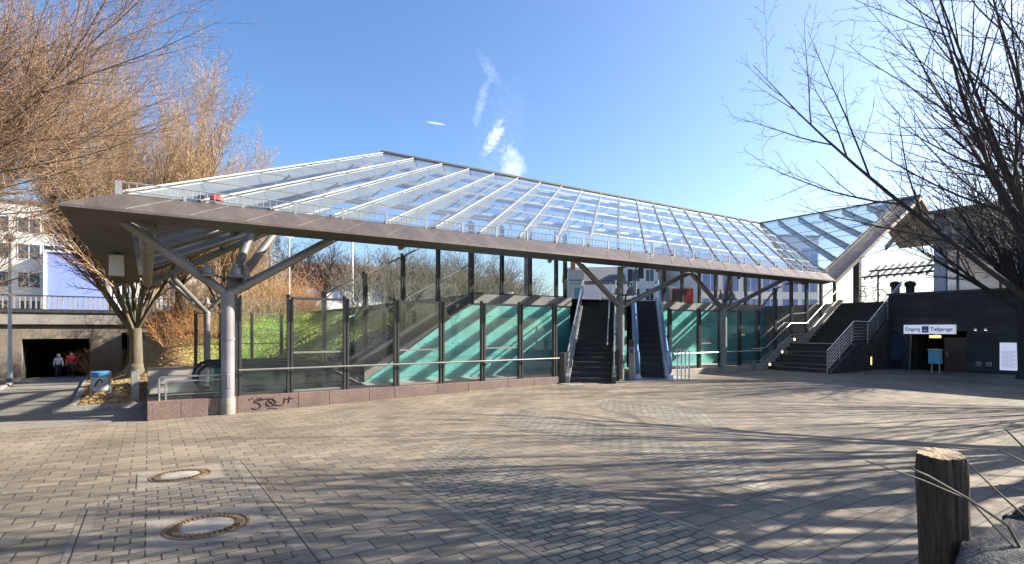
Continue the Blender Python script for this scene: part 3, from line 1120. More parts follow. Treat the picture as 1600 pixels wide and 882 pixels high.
mb.box(6.2, 15.28, .06, .2, -.2, .5).box(9.5, 15.28, .06, .2, .5, 2.6).box(21.3, 30.2, .06, .2, -.2, 2.68)
mb.build('backing', mt['concrete'], tw)
mb = MB()
mb.box(30.21, 30.4, -4.3, .06, -.3, UP - .01)
mb.build('end_wall', mt['parapet'], tw)
mb = MB()
mb.box(10.45, 31, 3.6, 3.8, -.4, UP - .015)
mb.build('inner_wall', mt['granite_dark'], tw)
# upper glass walls on the parapet
ug = lambda a: 5.85
glass_wall('glass_wall', 'tall clear glass screen on the parapet left of the stair head', [10.45 + P * k for k in range(4)] + [15.1], 4.3, lambda a: UP, ug, ())
glass_wall('glass_wall', 'tall clear glass screen on the parapet right of the escalator head', [21.45 + P * k for k in range(7)], 4.3, lambda a: UP, ug, ())
for t, L in ((10.45, 4.65), (21.45, 8.3)):
    pass
# right hand front wall: level part and part climbing the stairs
right = [16.95] + [17.35 + P * k for k in range(1, 4)] + [22.9 - .02]
gwr = glass_wall('glass_wall', 'glass front wall on a pale kerb between the escalator and the right stairs', right, 0.15, lambda a: .13, lambda a: 2.5, (1, 3))
mb = MB()
mb.tube([(.1, -.14, .745), (6.0, -.14, .745)], 0.024, 8)
mb.build('handrail', mt['inox'], gwr, smooth=True)


def zst(a):
    """line of the right stairs' stringer"""
    if a < 23.2:
        return .12
    if a < 25.35:
        return .12 + (a - 23.2) * .54
    if a < 26.75:
        return 1.28
    return min(UP + .12, 1.28 + (a - 26.75) * .585)


climb = [22.9 + P * k for k in range(6)]
gwc = glass_wall('glass_wall', 'glass wall climbing in steps beside the right stairs to the terrace', climb, 0.16, lambda a: zst(a) + .05, lambda a: min(3.98, 2.52 + max(0, a - 22.9) * .75) + max(0, (a - 27)) * .35, (0, 1, 2, 3, 4))
rp = []
for a in (22.2, 22.9, 23.3, 25.35, 26.75, 29.9):
    rp.append((a - 22.9, -.16, zst(a) + .72))
mb = MB()
mb.tube(rp, 0.026, 8)
mb.tube([(x, y, z - .55) for x, y, z in rp], 0.018, 8)
mb.build('handrail', mt['inox'], gwc, smooth=True)
pk = bthing('pale_kerb', 'pale granite kerb below the glass wall right of the escalator', 'kerb wall', 16.8, 0)
mb = MB()
mb.box(0, 6.3, 0.0, .30, -.4, .12)
mb.build('stone', mt['granite_pale'], pk, bevel=0.01)

# ------------------------------------------------------------------ escalator pit railing and the descending escalator
pr_ = bthing('pit_railing', 'low steel double rail closing the escalator pit left of the nearest column', 'railing', 0.22, .12)
mb = MB()
mb.tube([(0, 0, .12), (0, 0, .62), (.04, 0, .65), (1.2, 0, .65)], 0.022, 8)
mb.tube([(.12, 0, .12), (.12, 0, .52), (.15, 0, .545), (1.2, 0, .545)], 0.018, 8)
mb.tube([(.05, 0, .25), (1.2, 0, .25)], 0.012, 6)
mb.build('rail', mt['inox'], pr_, smooth=True)
mb = MB()
mb.poly([(.16, .01, .15), (1.2, .01, .15), (1.2, .01, .5), (.16, .01, .5)])
mb.build('pane', mt['balglass'], pr_, fix=False)


def escalator(name, label, loc, rotz, prof, width, hand='black', skin='inox', glassm='balglass', steps=True):
    """local y runs along the escalator; prof: list of (y, z) floor line"""
    t = thing(name, label, 'escalator', loc, rotz)
    hw = width / 2
    y0, y1 = prof[0][0], prof[-1][0]

    def zf(y):
        for (ya, za), (yb, zb) in zip(prof[:-1], prof[1:]):
            if y <= yb:
                return za + (zb - za) * (y - ya) / (yb - ya) if y >= ya else za
        return prof[-1][1]
    # steps
    m1 = MB()
    y = y0 + .75
    tread = .40
    while y < y1 - .4:
        za, zb_ = zf(y), zf(y + tread)
        zt2 = max(za, zb_)
        m1.box(-hw, hw, y, y + tread, min(za, zb_) - .35, zt2)
        for g in range(14):                       # grooved nosing
            x = -hw + .03 + g * (width - .06) / 13
            m1.box(x - .008, x + .008, y - .006, y + tread * .98, zt2, zt2 + .008)
        y += tread
    m1.build('steps', mt['black'], t)
    m1 = MB()
    m1.box(-hw, hw, y0 - .35, y0 + .75, prof[0][1] - .1, prof[0][1] + .012)
    m1.build('comb_plate', mt['inox'], t)
    for s in (-1, 1):
        xs = sorted((s * hw, s * (hw + .05)))
        xo = sorted((s * (hw + .05), s * (hw + .24)))
        ys = [p_[0] for p_ in prof]
        low, up = [], []
        for (yy, zz) in prof:
            low.append((yy, zz - .42))
            up.append((yy, zz + .16))
        pts = low + up[::-1]
        m1 = MB()
        m1.prism([(xo[0], a_, b_) for a_, b_ in pts], (xo[1] - xo[0], 0, 0))
        b_ = m1.build('balustrade', mt[skin], t)
        m1 = MB()
        xm = s * (hw + .12)
        n_up = [(yy, zz + .16) for yy, zz in prof]
        hi = [(yy, zz + .92) for yy, zz in prof]
        m1.prism([(xm - .012, a_, c_) for a_, c_ in n_up + hi[::-1]], (.024, 0, 0))
        m1.build('side_panel', mt[glassm], b_, fix=True)
        m1 = MB()
        path = [(yy, zz + .97) for yy, zz in prof]
        rr = .36
        ny, nz = path[0]
        loop = [(ny - rr * math.sin(R(q)), nz - rr + rr * math.cos(R(q))) for q in (180, 150, 120, 90, 60, 30)]
        path = [(ny, nz - 2 * rr)] + loop + path
        m1.tube([(xm, a_, c_) for a_, c_ in path], 0.042, 8)
        m1.build('handrail', mt[hand], b_, smooth=True)
        m1 = MB()
        m1.prism([(xs[0], a_, c_) for a_, c_ in [(yy, zz - .3) for yy, zz in prof] + [(yy, zz + .10) for yy, zz in prof][::-1]], (xs[1] - xs[0], 0, 0))
        m1.build('skirt', mt['inox'], b_)
    return t


escalator('escalator', 'escalator with black handrails diving into the pit behind the nearest column', E(1.35, 1.6, -.10), TH - R(90),
          [(0, 0), (2.4, 0), (5.8, -1.95), (6.6, -2.4)], 0.95)
d45 = TH + R(45)
rot = d45 - R(90)
escalator('escalator', 'blue lit escalator climbing to the terrace right of the dark stairs', (5.1, 19.55, -.10), rot,
          [(-.1, 0), (.9, 0), (6.35, 3.15), (7.9, 3.15)], 0.86, hand='blue_plastic', skin='blue_steel', glassm='blue_steel')

# ------------------------------------------------------------------ dark stairs
sx, sy = 2.66, 18.35
dst = thing('dark_staircase', 'narrow dark granite staircase rising straight to the terrace left of the escalator', 'staircase', (sx, sy, -.10), rot)
nr, tr_, ri = 20, .372, .158
mb = MB()
for i in range(nr):
    mb.box(-.70, .70, i * tr_, nr * tr_ + .1, i * ri, (i + 1) * ri - .012)
    mb.box(-.70, .70, i * tr_ - .02, (i + 1) * tr_ + .01, (i + 1) * ri - .04, (i + 1) * ri)
mb.build('steps', mt['granite_step'], dst)
mb = MB()
for i in (0, 1, 2, 3, 5):
    mb.box(-.66, .60, i * tr_ - .022, i * tr_ + .03, (i + 1) * ri - .012, (i + 1) * ri + .002)
mb.build('nosing', mt['granite_dark'], dst)
Ls, Hs = nr * tr_, nr * ri
for s in (-1, 1):
    mb = MB()
    x0, x1 = sorted((s * .70, s * .84))
    mb.loft([(x0, -.2, -.1), (x1, -.2, -.1), (x1, -.2, .22), (x0, -.2, .22)], [(x0, Ls, Hs - .5), (x1, Ls, Hs - .5), (x1, Ls, Hs + .2), (x0, Ls, Hs + .2)])
    mb.build('stringer', mt['granite_dark' if s > 0 else 'white_steel'], dst)
    mb = MB()
    xc = s * .77
    for hh, rr in ((.95, .03), (.62, .018), (.42, .018)):
        mb.tube([(xc, -.1, hh + .1), (xc, Ls, Hs + hh), (xc, Ls + .6, Hs + hh)], rr, 8)
    for i in range(9):
        y = .1 + i * (Ls - .2) / 8
        mb.beam((xc, y, y / Ls * Hs), (xc, y, y / Ls * Hs + .97), .05, .03, up=(0, 1, 0))
    mb.build('handrail', mt['inox'], dst, smooth=True)
mb = MB()
mb.tube([(.52, .9, 1.25), (.52, Ls, Hs + .85)], .024, 8)
mb.build('inner_handrail', mt['inox'], dst, smooth=True)
mb = MB()
mb.box(-1.05, -.86, -.25, .5, -.02, 1.0)
mb.build('end_panel', mt['dark_steel'], dst, bevel=0.01)
mb = MB()
mb.tube([(-1.12, -.32, -.02), (-1.12, -.32, 1.22)], .03, 8)
mb.build('newel', mt['dark_steel'], dst)

# things between stairs and escalator
v_ = thing('ticket_validator', 'slim pale validator post with a blue face beside the escalator foot', 'validator', (4.22, 19.2, -.10), rot)
mb = MB()
mb.box(-.10, .10, -.06, .06, 0, 1.18)
mb.build('post', mt['granite_pale'], v_, bevel=0.015)
mb = MB()
mb.box(-.09, .09, -.075, .075, 1.18, 1.42)
mb.build('head', mt['brown_door'], v_, bevel=0.015)
mb = MB()
mb.box(-.05, .05, -.085, -.06, .98, 1.12)
mb.build('display', mt['signblue'], v_)
v_ = thing('fire_extinguisher_box', 'black equipment box at the foot of the column beside the dark stairs', 'box', (3.62, 18.95, -.10), rot)
mb = MB()
mb.box(-.12, .12, -.12, .12, 0, 1.05)
mb.build('body', mt['traffic'], v_, bevel=0.02)
mb = MB()
mb.box(-.135, .135, -.135, .135, 1.05, 1.09)
mb.build('lid', mt['dark_steel'], v_)
b_ = thing('barrier_rails', 'bundle of upright stainless barrier tubes right of the escalator foot', 'barrier', (5.98, 19.35, -.10), rot)
for (x, y, h) in ((-.1, 0, 1.02), (.04, 0, 1.02), (.18, .05, .95), (.3, -.1, 1.0)):
    mb = MB()
    mb.tube([(x, y, 0), (x, y, h - .08), (x + .02, y + .03, h), (x + .03, y + .4, h), (x + .04, y + .45, h - .06), (x + .04, y + .45, 0)], .022, 8)
    mb.build('tube', mt['inox'], b_, smooth=True)
mb = MB()
mb.box(-.12, .22, .0, .3, 1.05, 1.09)
mb.build('top_plate', mt['inox'], b_)

# ------------------------------------------------------------------ right stairs along the long axis
rs = bthing('wide_staircase', 'wide dark granite staircase with a landing climbing to the terrace at the right', 'staircase', 23.2, -2.85, -.10)
mb = MB()
x, z = 0.0, 0.0
W = 2.68
for i in range(7):
    mb.box(x, 7.0, 0, W, z, z + .165)
    x += .30
    z += .165
x = 3.5
for i in range(12):
    mb.box(x, 7.0, 0, W, z, z + .165)
    x += .285
    z += .167
mb.build('steps', mt['granite_step'], rs)
mb = MB()
for i in (0, 1, 3, 4):
    mb.box(i * .3 - .003, i * .3 + .03, .1, W - .5, (i + 1) * .165 - .02, (i + 1) * .165 + .003)
mb.build('nosing', mt['concrete'], rs)
mb = MB()
sec = lambda a: [(a - 23.2, 2.69, -.3), (a - 23.2, 3.0, -.3), (a - 23.2, 3.0, zst(a) + .16), (a - 23.2, 2.69, zst(a) + .16)]
for a0, a1 in ((22.3, 23.2), (23.2, 25.35), (25.35, 26.75), (26.75, 30.05)):
    mb.loft(sec(a0 + .001), sec(a1 - .001))
mb.build('stringer', mt['granite_pale'], rs)
# open railing at the right hand side
mb = MB()
line = [(-.15, .95), (0, .98), (2.1, 2.13), (3.5, 2.13), (6.9, 4.1)]
fl = [(-.15, 0.0), (0, .05), (2.1, 1.16), (3.5, 1.16), (6.9, 3.15)]
mb.tube([(x, .06, z) for x, z in line], .03, 8)
for q in range(1, 7):
    mb.tube([(x, .06, z0 + (z1 - z0) * (.08 + q * .13)) for (x, z1), (_, z0) in zip(line, fl)], .011, 5)


def li(tab, x):
    for (xa, za), (xb, zb) in zip(tab[:-1], tab[1:]):
        if x <= xb:
            return za + (zb - za) * (x - xa) / (xb - xa)
    return tab[-1][1]


for x in (-.12, .9, 1.9, 3.4, 4.4, 5.4, 6.4):
    mb.beam((x, .06, li(fl, x)), (x, .06, li(line, x)), .05, .025, up=(0, 1, 0))
mb.build('railing', mt['inox'], rs, smooth=True)

for i, (a, lab) in enumerate(((23.25, 'lowest'), (24.25, 'middle'), (25.3, 'highest'))):
    l_ = bthing('bulkhead_light', 'round lit bulkhead lamp, %s of three on the stringer of the wide stairs' % lab, 'lamp', a, -.17, zst(a) - .02, 'stair bulkhead lamps')
    mb = MB()
    for ring in ((.075, .0), (.075, -.03), (.055, -.045)):
        pass
    mb.tube([(0, .01, 0), (0, -.03, 0)], .075, 14)
    mb.build('rim', mt['dark_steel'], l_)
    mb = MB()
    mb.tube([(0, -.03, 0), (0, -.045, 0)], .052, 14)
    mb.build('lens', mt['bulb'], l_)

# ------------------------------------------------------------------ garage wall
GA = 28.5
gwall = bthing('garage_wall', 'dark granite retaining wall of the underground garage below the terrace', 'retaining wall', GA, 0, 0)
mb = MB()
z0, z1 = -.6, UP + .2
ob0, ob1, oz = -5.75, -3.75, 1.62            # entrance opening
mb.box(0, .25, -2.85 - .9, -2.85, z0, z1)
mb.box(0, .25, ob0, ob1, oz, z1)
mb.box(0, .25, -20, ob0, z0, z1)
mb.build('cladding', mt['garage'], gwall)
mb = MB()
mb.box(-.06, .5, -20, -2.8, z1 + .002, z1 + .1)
mb.build('coping', mt['granite_dark'], gwall)
mb = MB()                                     # passage behind the opening
mb.box(.25, 4.0, ob0 - .1, ob0, z0, oz + .3).box(.25, 4.0, ob1, ob1 + .1, z0, oz + .3).box(.25, 4.0, ob0, ob1, oz, oz + .1).box(4.0, 4.1, ob0 - .1, ob1 + .1, z0, oz + .3)
mb.box(.0, 4.0, ob0, ob1, -.3, -.105)
mb.build('passage', mt['granite_dark'], gwall)
mb = MB()
mb.box(.14, .2, ob0 + .02, ob0 + .82, -.1, 1.35)
dr = mb.build('door', mt['brown_door'], gwall)
mb = MB()
mb.tube([(.12, ob0 + .72, .5), (.12, ob0 + .72, .75)], .015, 6)
mb.build('handle', mt['inox'], dr)
mb = MB()
mb.tube([(-.05, ob1 + .05, -.1), (-.05, ob1 - .02, 1.45)], .03, 6)
mb.build('door_frame', mt['steel'], gwall)
# flank wall of the stairs
fw = bthing('stair_flank_wall', 'dark granite flank wall below the railing of the wide stairs', 'retaining wall', 23.2, -2.85)
mb = MB()
mb.prism([(-.2, -.12, -.4), (5.3, -.12, -.4), (5.3, -.12, 2.25), (3.5, -.12, 1.10), (2.1, -.12, 1.10), (-.2, -.12, -.05)], (0, .11, 0))
mb.prism([(5.3, -.12, 2.24), (7.0, -.12, 3.16), (7.0, -.12, 2.0), (5.3, -.12, 2.0)], (0, .11, 0))
mb.build('cladding', mt['granite_step'], fw)
l_ = bthing('slot_light', 'narrow upright amber lamp low on the dark stair flank wall', 'lamp', 26.4, -2.99, .15)
mb = MB()
mb.box(-.06, .06, -.02, .02, -.02, .36)
mb.build('housing', mt['dark_steel'], l_)
mb = MB()
mb.box(-.035, .035, -.03, -.02, .0, .34)
mb.build('lens', mt['yellow'], l_)


def text_mesh(body, size, align='LEFT'):
    cu = bpy.data.curves.new('lettering', 'FONT')
    cu.body = body
    cu.size = size
    cu.extrude = 0.004
    cu.align_x = align
    cu.offset = size * 0.012
    o = bpy.data.objects.new('lettering', cu)
    COL.objects.link(o)
    dg = bpy.context.evaluated_depsgraph_get()
    me = bpy.data.meshes.new_from_object(o.evaluated_get(dg))
    bpy.data.objects.remove(o)
    return me


# sign: local x runs to the right along the wall as seen from the plaza
sg = thing('garage_sign', 'white sign with blue lettering over the garage entrance', 'sign', E(GA - .25, -3.55, 1.70), TH - R(90))
SWid, SHt = 1.85, .40
mb = MB()
mb.box(0, SWid, 0, .24, -SHt / 2, SHt / 2)
mb.build('box', mt['signglow'], sg, bevel=0.01)
for body, x in (('Eingang', .06), ('Tiefgarage', 1.0)):
    me = text_mesh(body, .215)
    o = link('lettering', me, mt['signblue'], sg)
    o.location = (x, -.004, -.06)
    o.rotation_euler = (R(90), 0, 0)
    bb = [v.co.x for v in me.vertices]
    want = .56 if body == 'Eingang' else .79
    o.scale = (want / (max(bb) - min(bb)), 1, 1)
mb = MB()
mb.box(.70, .94, -.008, 0, -.14, .14)
mb.build('symbol_panel', mt['signblue'], sg)
mb = MB()                                      # car under a roof
mb.prism([(.725, -.012, .03), (.82, -.012, .105), (.915, -.012, .03), (.885, -.012, .03), (.82, -.012, .078), (.755, -.012, .03)], (0, .004, 0))
mb.prism([(.735, -.012, -.09), (.905, -.012, -.09), (.905, -.012, -.04), (.872, -.012, -.035), (.85, -.012, .005), (.79, -.012, .005), (.768, -.012, -.035), (.735, -.012, -.04)], (0, .004, 0))
mb.build('symbol', mt['signface'], sg)


def on_wall(b, z, off=0.0):
    return E(GA - off, b, z)


y_ = thing('exit_lamp', 'lit yellow lamp panel hanging inside the garage entrance', 'lamp', E(GA + .3, -4.55, 1.38), TH - R(90))
mb = MB()
mb.box(-.22, .22, 0, .06, -.06, .06)
mb.build('housing', mt['dark_steel'], y_)
mb = MB()
mb.box(-.21, .21, -.01, 0, -.05, .05)
mb.build('diffuser', mt['yellow'], y_)
mb = MB()
mb.box(-.06, .18, .0, .05, .062, .12)
mb.build('plate', mt['signface'], y_)
for i, (b, lab) in enumerate(((-6.05, 'left'), (-6.38, 'right'))):
    s_ = thing('wall_spot', 'small white wall spot, %s one of the pair on the dark garage wall' % lab, 'lamp', on_wall(b, 1.72), TH - R(90), 'wall spots on the garage wall')
    mb = MB()
    mb.lathe([(.05, 0), (.05, .07), (.03, .09)], (0, -.06, -.05), 10)
    mb.build('housing', mt['white_paint'], s_, smooth=True)
    mb = MB()
    mb.lathe([(.04, -.012), (.04, -.001)], (0, -.06, -.05), 10)
    mb.build('lens', mt['bulbwhite'], s_)
    s2 = thing('socket_box', 'small grey box low on the dark garage wall, %s of two' % lab, 'box', on_wall(b - .1, .28), TH - R(90), 'grey boxes low on the garage wall')
    mb = MB()
    mb.box(-.085, .085, -.06, 0, -.085, .085)
    mb.build('body', mt['pale_plastic'], s2, bevel=0.012)
    mb = MB()
    mb.box(-.06, .06, -.07, -.06, -.06, .06)
    mb.build('cover', mt['concrete'], s2)
n_ = thing('notice_board', 'white framed notice board on the dark garage wall behind the right tree', 'notice board', on_wall(-7.15, .62), TH - R(90))
mb = MB()
mb.box(-.33, .33, -.06, -.002, -.55, .55)
mb.build('panel', mt['signglow'], n_, bevel=0.01)  # panel brightened by the added glow, the board holds no lamp
mb = MB()
for i in range(13):
    zz = .2 - i * .052
    mb.box(-.27, .27 - .08 * ((i * 7) % 3), -.064, -.06, zz, zz + .012)
mb.build('print', mt['pale_plastic'], n_)
# round dark niche
r_ = thing('round_mirror', 'large round dark porthole in the garage wall beside the entrance', 'porthole', on_wall(-3.18, .95), TH - R(90))
mb = MB()
pts = [(.40 * math.cos(R(q)), -.05, .66 * math.sin(R(q))) for q in range(0, 361, 15)]
mb.tube(pts, .035, 8, False)
mb.build('rim', mt['dark_steel'], r_, smooth=True)
mb = MB()
mb.prism([(p_[0], -.03, p_[2]) for p_ in pts[:-1]], (0, .02, 0))
mb.build('pane', mt['window'], r_)
# info stand
i_ = thing('litter_bin', 'square litter bin with a pale blue poster on two legs at the garage entrance', 'litter bin', E(27.0, -5.15, gab(27, -5.15)), TH - R(100))
mb = MB()
mb.box(-.20, .20, -.13, .13, .38, .95)
mb.build('body', mt['cyan'], i_, bevel=0.02)
mb = MB()
mb.box(-.22, .22, -.15, .15, .95, .99)
mb.build('rim', mt['inox'], i_)
for x in (-.13, .15):
    mb = MB()
    mb.tube([(x, 0, 0), (x, 0, .38)], .022, 8)
    mb.build('leg', mt['inox'], i_)

# ------------------------------------------------------------------ building on the terrace at right
bl = bthing('terrace_pavilion', 'glazed pavilion with a grey upper band on the terrace above the garage', 'building', 30.6, -3.9, UP)
mb = MB()
mb.box(0, 14, -30, 0, 2.3, 3.95)
mb.build('upper_band', mt['concrete'], bl)
mb = MB()
mb.box(-.5, 14.5, -30, .3, 3.95, 4.12)
mb.build('roof', mt['dark_steel'], bl)
mb = MB()
mb.box(.12, 13.9, -30, -.45, 0.1, 2.3)
mb.build('glazing', M('pavilion_glass', (0.62, 0.70, 0.80), (0.55, 0.63, 0.74), 0.4, 0.08, 0.75, fine=0.03), bl)
mb = MB()
mb.box(0.0, 13.9, -.45, 0, 0, 2.298)
mb.build('corner_pier', mt['white'], bl)
for i in range(16):
    mb = MB()
    mb.box(.04, .12, -.9 - i * 1.5, -.84 - i * 1.5, 0.1, 2.3)
    mb.build('mullion', mt['dark_steel'], bl)
mb = MB()
mb.box(.02, 13.9, -30, -.45, 0, .1)
mb.build('sill', mt['concrete'], bl)

# pergola and tubs on the terrace
pg = bthing('slatted_pergola', 'slatted timber pergola roof on posts on the terrace right of the stairs', 'pergola', 34.6, -.9, UP)
for i in range(10):
    mb = MB()
    y0_ = -2.1 + i * .42
    mb.beam((-1.1 + i * .12, y0_, 1.55), (1.2 + i * .12, y0_ + .15, 2.45), .06, .12)
    mb.build('slat', mt['dark_steel'], pg)
for (x, y, z) in ((-.6, -1.9, 1.68), (-.2, .9, 1.72), (.5, -1.8, 2.1), (.8, 1.3, 2.1)):
    mb = MB()
    mb.beam((x, y, 0), (x, y, z), .07, .07, up=(0, 1, 0))
    mb.build('post', mt['dark_steel'], pg)
mb = MB()
mb.beam((-.6, -2.2, 1.68), (.1, 1.9, 1.68), .08, .1).beam((.5, -2.2, 2.1), (1.1, 1.9, 2.1), .08, .1)
mb.build('rail', mt['dark_steel'], pg)
for i, (a, b, h, lab) in enumerate(((32.1, -2.2, .95, 'tall dark covered heat lamp nearest the pavilion corner'), (31.7, -1.7, .95, 'dark covered heat lamp beside the pergola post'))):
    t_ = bthing('covered_heater', lab, 'heater', a, b - .2, UP)
    mb = MB()
    mb.lathe([(.19, 0), (.19, .8), (.24, .82), (.26, .98), (.2, 1.06), (.05, 1.1)], (0, 0, 0), 14)
    mb.build('cover', mt['traffic'], t_, smooth=True)
    mb = MB()
    mb.tube([(.24 * math.cos(R(q)), .24 * math.sin(R(q)), .82) for q in range(0, 361, 20)], .012, 5, False)
    mb.build('strap', mt['dark_steel'], t_)
for i, (a, b, lab) in enumerate(((30.75, -1.1, 'dark bicycle with one wheel showing at the top of the wide stairs'),)):
    t_ = bthing('bicycle', lab, 'bicycle', a, b, UP)
    t_.rotation_euler[2] = TH - R(100)
    for x in (-.5, .5):
        mb = MB()
        mb.tube([(x + .33 * math.cos(R(q)), 0, .34 + .33 * math.sin(R(q))) for q in range(0, 361, 20)], .022, 6, False)
        w_ = mb.build('wheel', mt['black'], t_, smooth=True)
        mb = MB()
        for q in range(0, 180, 20):
            mb.tube([(x + .32 * math.cos(R(q)), 0, .34 + .32 * math.sin(R(q))), (x - .32 * math.cos(R(q)), 0, .34 - .32 * math.sin(R(q)))], .003, 3, False)
        mb.build('spokes', mt['inox'], w_)
    mb = MB()
    for p0, p1 in (((-.5, .34), (-.15, .34)), ((-.15, .34), (-.28, .82)), ((-.5, .34), (-.25, .72)), ((-.25, .74), (.36, .78)), ((-.15, .34), (.36, .72)), ((.36, .9), (.5, .34))):
        mb.tube([(p0[0], 0, p0[1]), (p1[0], 0, p1[1])], .018, 6)
    mb.build('frame', mt['traffic'], t_)
    mb = MB()
    mb.box(-.4, -.16, -.07, .07, .84, .9)
    mb.build('saddle', mt['black'], t_, bevel=0.02)
    mb = MB()
    mb.tube([(.42, -.28, .95), (.36, -.1, .97), (.36, .1, .97), (.42, .28, .95)], .014, 6)
    mb.build('handlebar', mt['dark_steel'], t_)

# ------------------------------------------------------------------ underpass and bridge
up_ = bthing('underpass_bridge', 'stained concrete road bridge with a dark pedestrian underpass', 'bridge', 0, 35)
t0, t1, tz0, tz1 = -7.1, -3.45, -1.9, 1.05
mb = MB()
mb.box(-45, t0, 0, .4, -2.6, 2.05).box(t1, -1.6, 0, .4, -2.6, 2.05).box(t0, t1, 0, .4, tz1, 2.05)
mb.build('abutment', mt['concrete_stain'], up_)
mb = MB()
mb.box(-45, 6.0, -.22, .5, 2.052, 2.98)
mb.build('deck_beam', mt['concrete'], up_)
mb = MB()
mb.box(-45, 6.0, -.32, -.222, 2.86, 3.02)
mb.build('edge_strip', mt['granite_dark'], up_)
mb = MB()
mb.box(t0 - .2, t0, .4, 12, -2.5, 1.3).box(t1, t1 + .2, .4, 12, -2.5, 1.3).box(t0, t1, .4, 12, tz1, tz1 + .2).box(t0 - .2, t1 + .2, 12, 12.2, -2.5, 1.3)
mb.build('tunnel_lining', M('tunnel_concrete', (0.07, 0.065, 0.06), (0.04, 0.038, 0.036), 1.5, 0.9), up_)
mb = MB()                                       # murals on the tunnel wall
for (y, z, rr) in ((1.2, .1, .35), (2.4, .4, .3), (1.6, -.9, .25), (3.4, -.3, .4)):
    mb.prism([(t0 + .004, y + rr * math.cos(R(q)) * (1 + .3 * math.sin(q)), z + rr * math.sin(R(q))) for q in range(0, 360, 30)], (.006, 0, 0))
mb.build('graffiti', mt['concrete_stain'], up_)
mb = MB()
for x in lin(-44.8, 5.8, 180):
    mb.box(x - .045, x + .045, -.02, .03, 3.12, 3.95)
mb.build('pickets', mt['concrete'], up_)
mb = MB()
mb.box(-45, 6.0, -.05, .06, 3.97, 4.05).box(-45, 6.0, -.03, .04, 3.03, 3.1)
mb.build('handrail', mt['dark_steel'], up_)
for x in (-8.4, -1.2):
    mb = MB()
    mb.tube([(x, -.06, -1.6), (x, -.06, 2.9)], .05, 8)
    mb.build('drainpipe', mt['granite_dark'], up_)

lp = bthing('lamp_post', 'tall white lamp post standing left of the underpass mouth', 'lamp post', -6.75, 29, zpath(-6.75, 29) + .08)
mb = MB()
mb.tube([(0, 0, 0), (0, 0, 2.0), (0, 0, 8.2)], [.13, .10, .07], 12)
mb.build('pole', mt['white_paint'], lp, smooth=True)
mb = MB()
mb.lathe([(.2, 0), (.2, .12), (.13, .2)], (0, 0, -.02), 12)
mb.build('base', mt['concrete'], lp)
mb = MB()
mb.lathe([(.07, 0), (.25, .1), (.28, .35), (.1, .5), (.02, .52)], (0, 0, 8.2), 12)
mb.build('lantern', mt['pale_plastic'], lp, smooth=True)

bn = bthing('waste_bin', 'blue rimmed round waste bin hung between two thin posts on the verge', 'waste bin', -1.28, 8.4, hill(-1.28, 8.4) - .03)
mb = MB()
mb.lathe([(.19, .22), (.23, .26), (.25, .5), (.26, .78)], (0, 0, 0), 20)
mb.build('body', mt['pale_plastic'], bn, smooth=True)
mb = MB()
mb.lathe([(.265, .68), (.275, .70), (.275, .84), (.25, .86), (.1, .87)], (0, 0, 0), 20)
mb.build('rim', mt['blue_plastic'], bn, smooth=True)
for x in (-.29, .29):
    mb = MB()
    mb.tube([(x * .9, x * -.35, 0), (x * .9, x * -.35, .86)], .025, 8)
    mb.build('leg', mt['inox'], bn, smooth=True)
mb = MB()
mb.tube([(-.05 + .1 * math.cos(R(q)), -.262, .5 + .12 * math.sin(R(q) * 1.5)) for q in range(0, 330, 30)], .02, 5)
mb.build('graffiti', mt['traffic'], bn)
cp = bthing('concrete_stub', 'short square concrete post on the leaf littered verge beside the plinth', 'post', -.30, 5.2, hill(-.3, 5.2) - .02)
mb = MB()
mb.box(-.10, .10, -.10, .10, 0, .92)
mb.build('shaft', mt['concrete'], cp, bevel=0.015)


# ------------------------------------------------------------------ people
def skin_mesh(name, verts, edges, radii, sub=2, root=0):
    me = bpy.data.meshes.new(name)
    me.from_pydata(verts, edges, [])
    o = bpy.data.objects.new(name, me)
    COL.objects.link(o)
    o.modifiers.new('skin', 'SKIN')
    for i, rr in enumerate(radii):
        sv = me.skin_vertices[0].data[i]
        sv.radius = (rr, rr) if not isinstance(rr, tuple) else rr
        sv.use_root = (i == root)
    s = o.modifiers.new('sub', 'SUBSURF')
    s.levels = s.render_levels = sub
    dg = bpy.context.evaluated_depsgraph_get()
    m2 = bpy.data.meshes.new_from_object(o.evaluated_get(dg))
    bpy.data.objects.remove(o)
    return m2


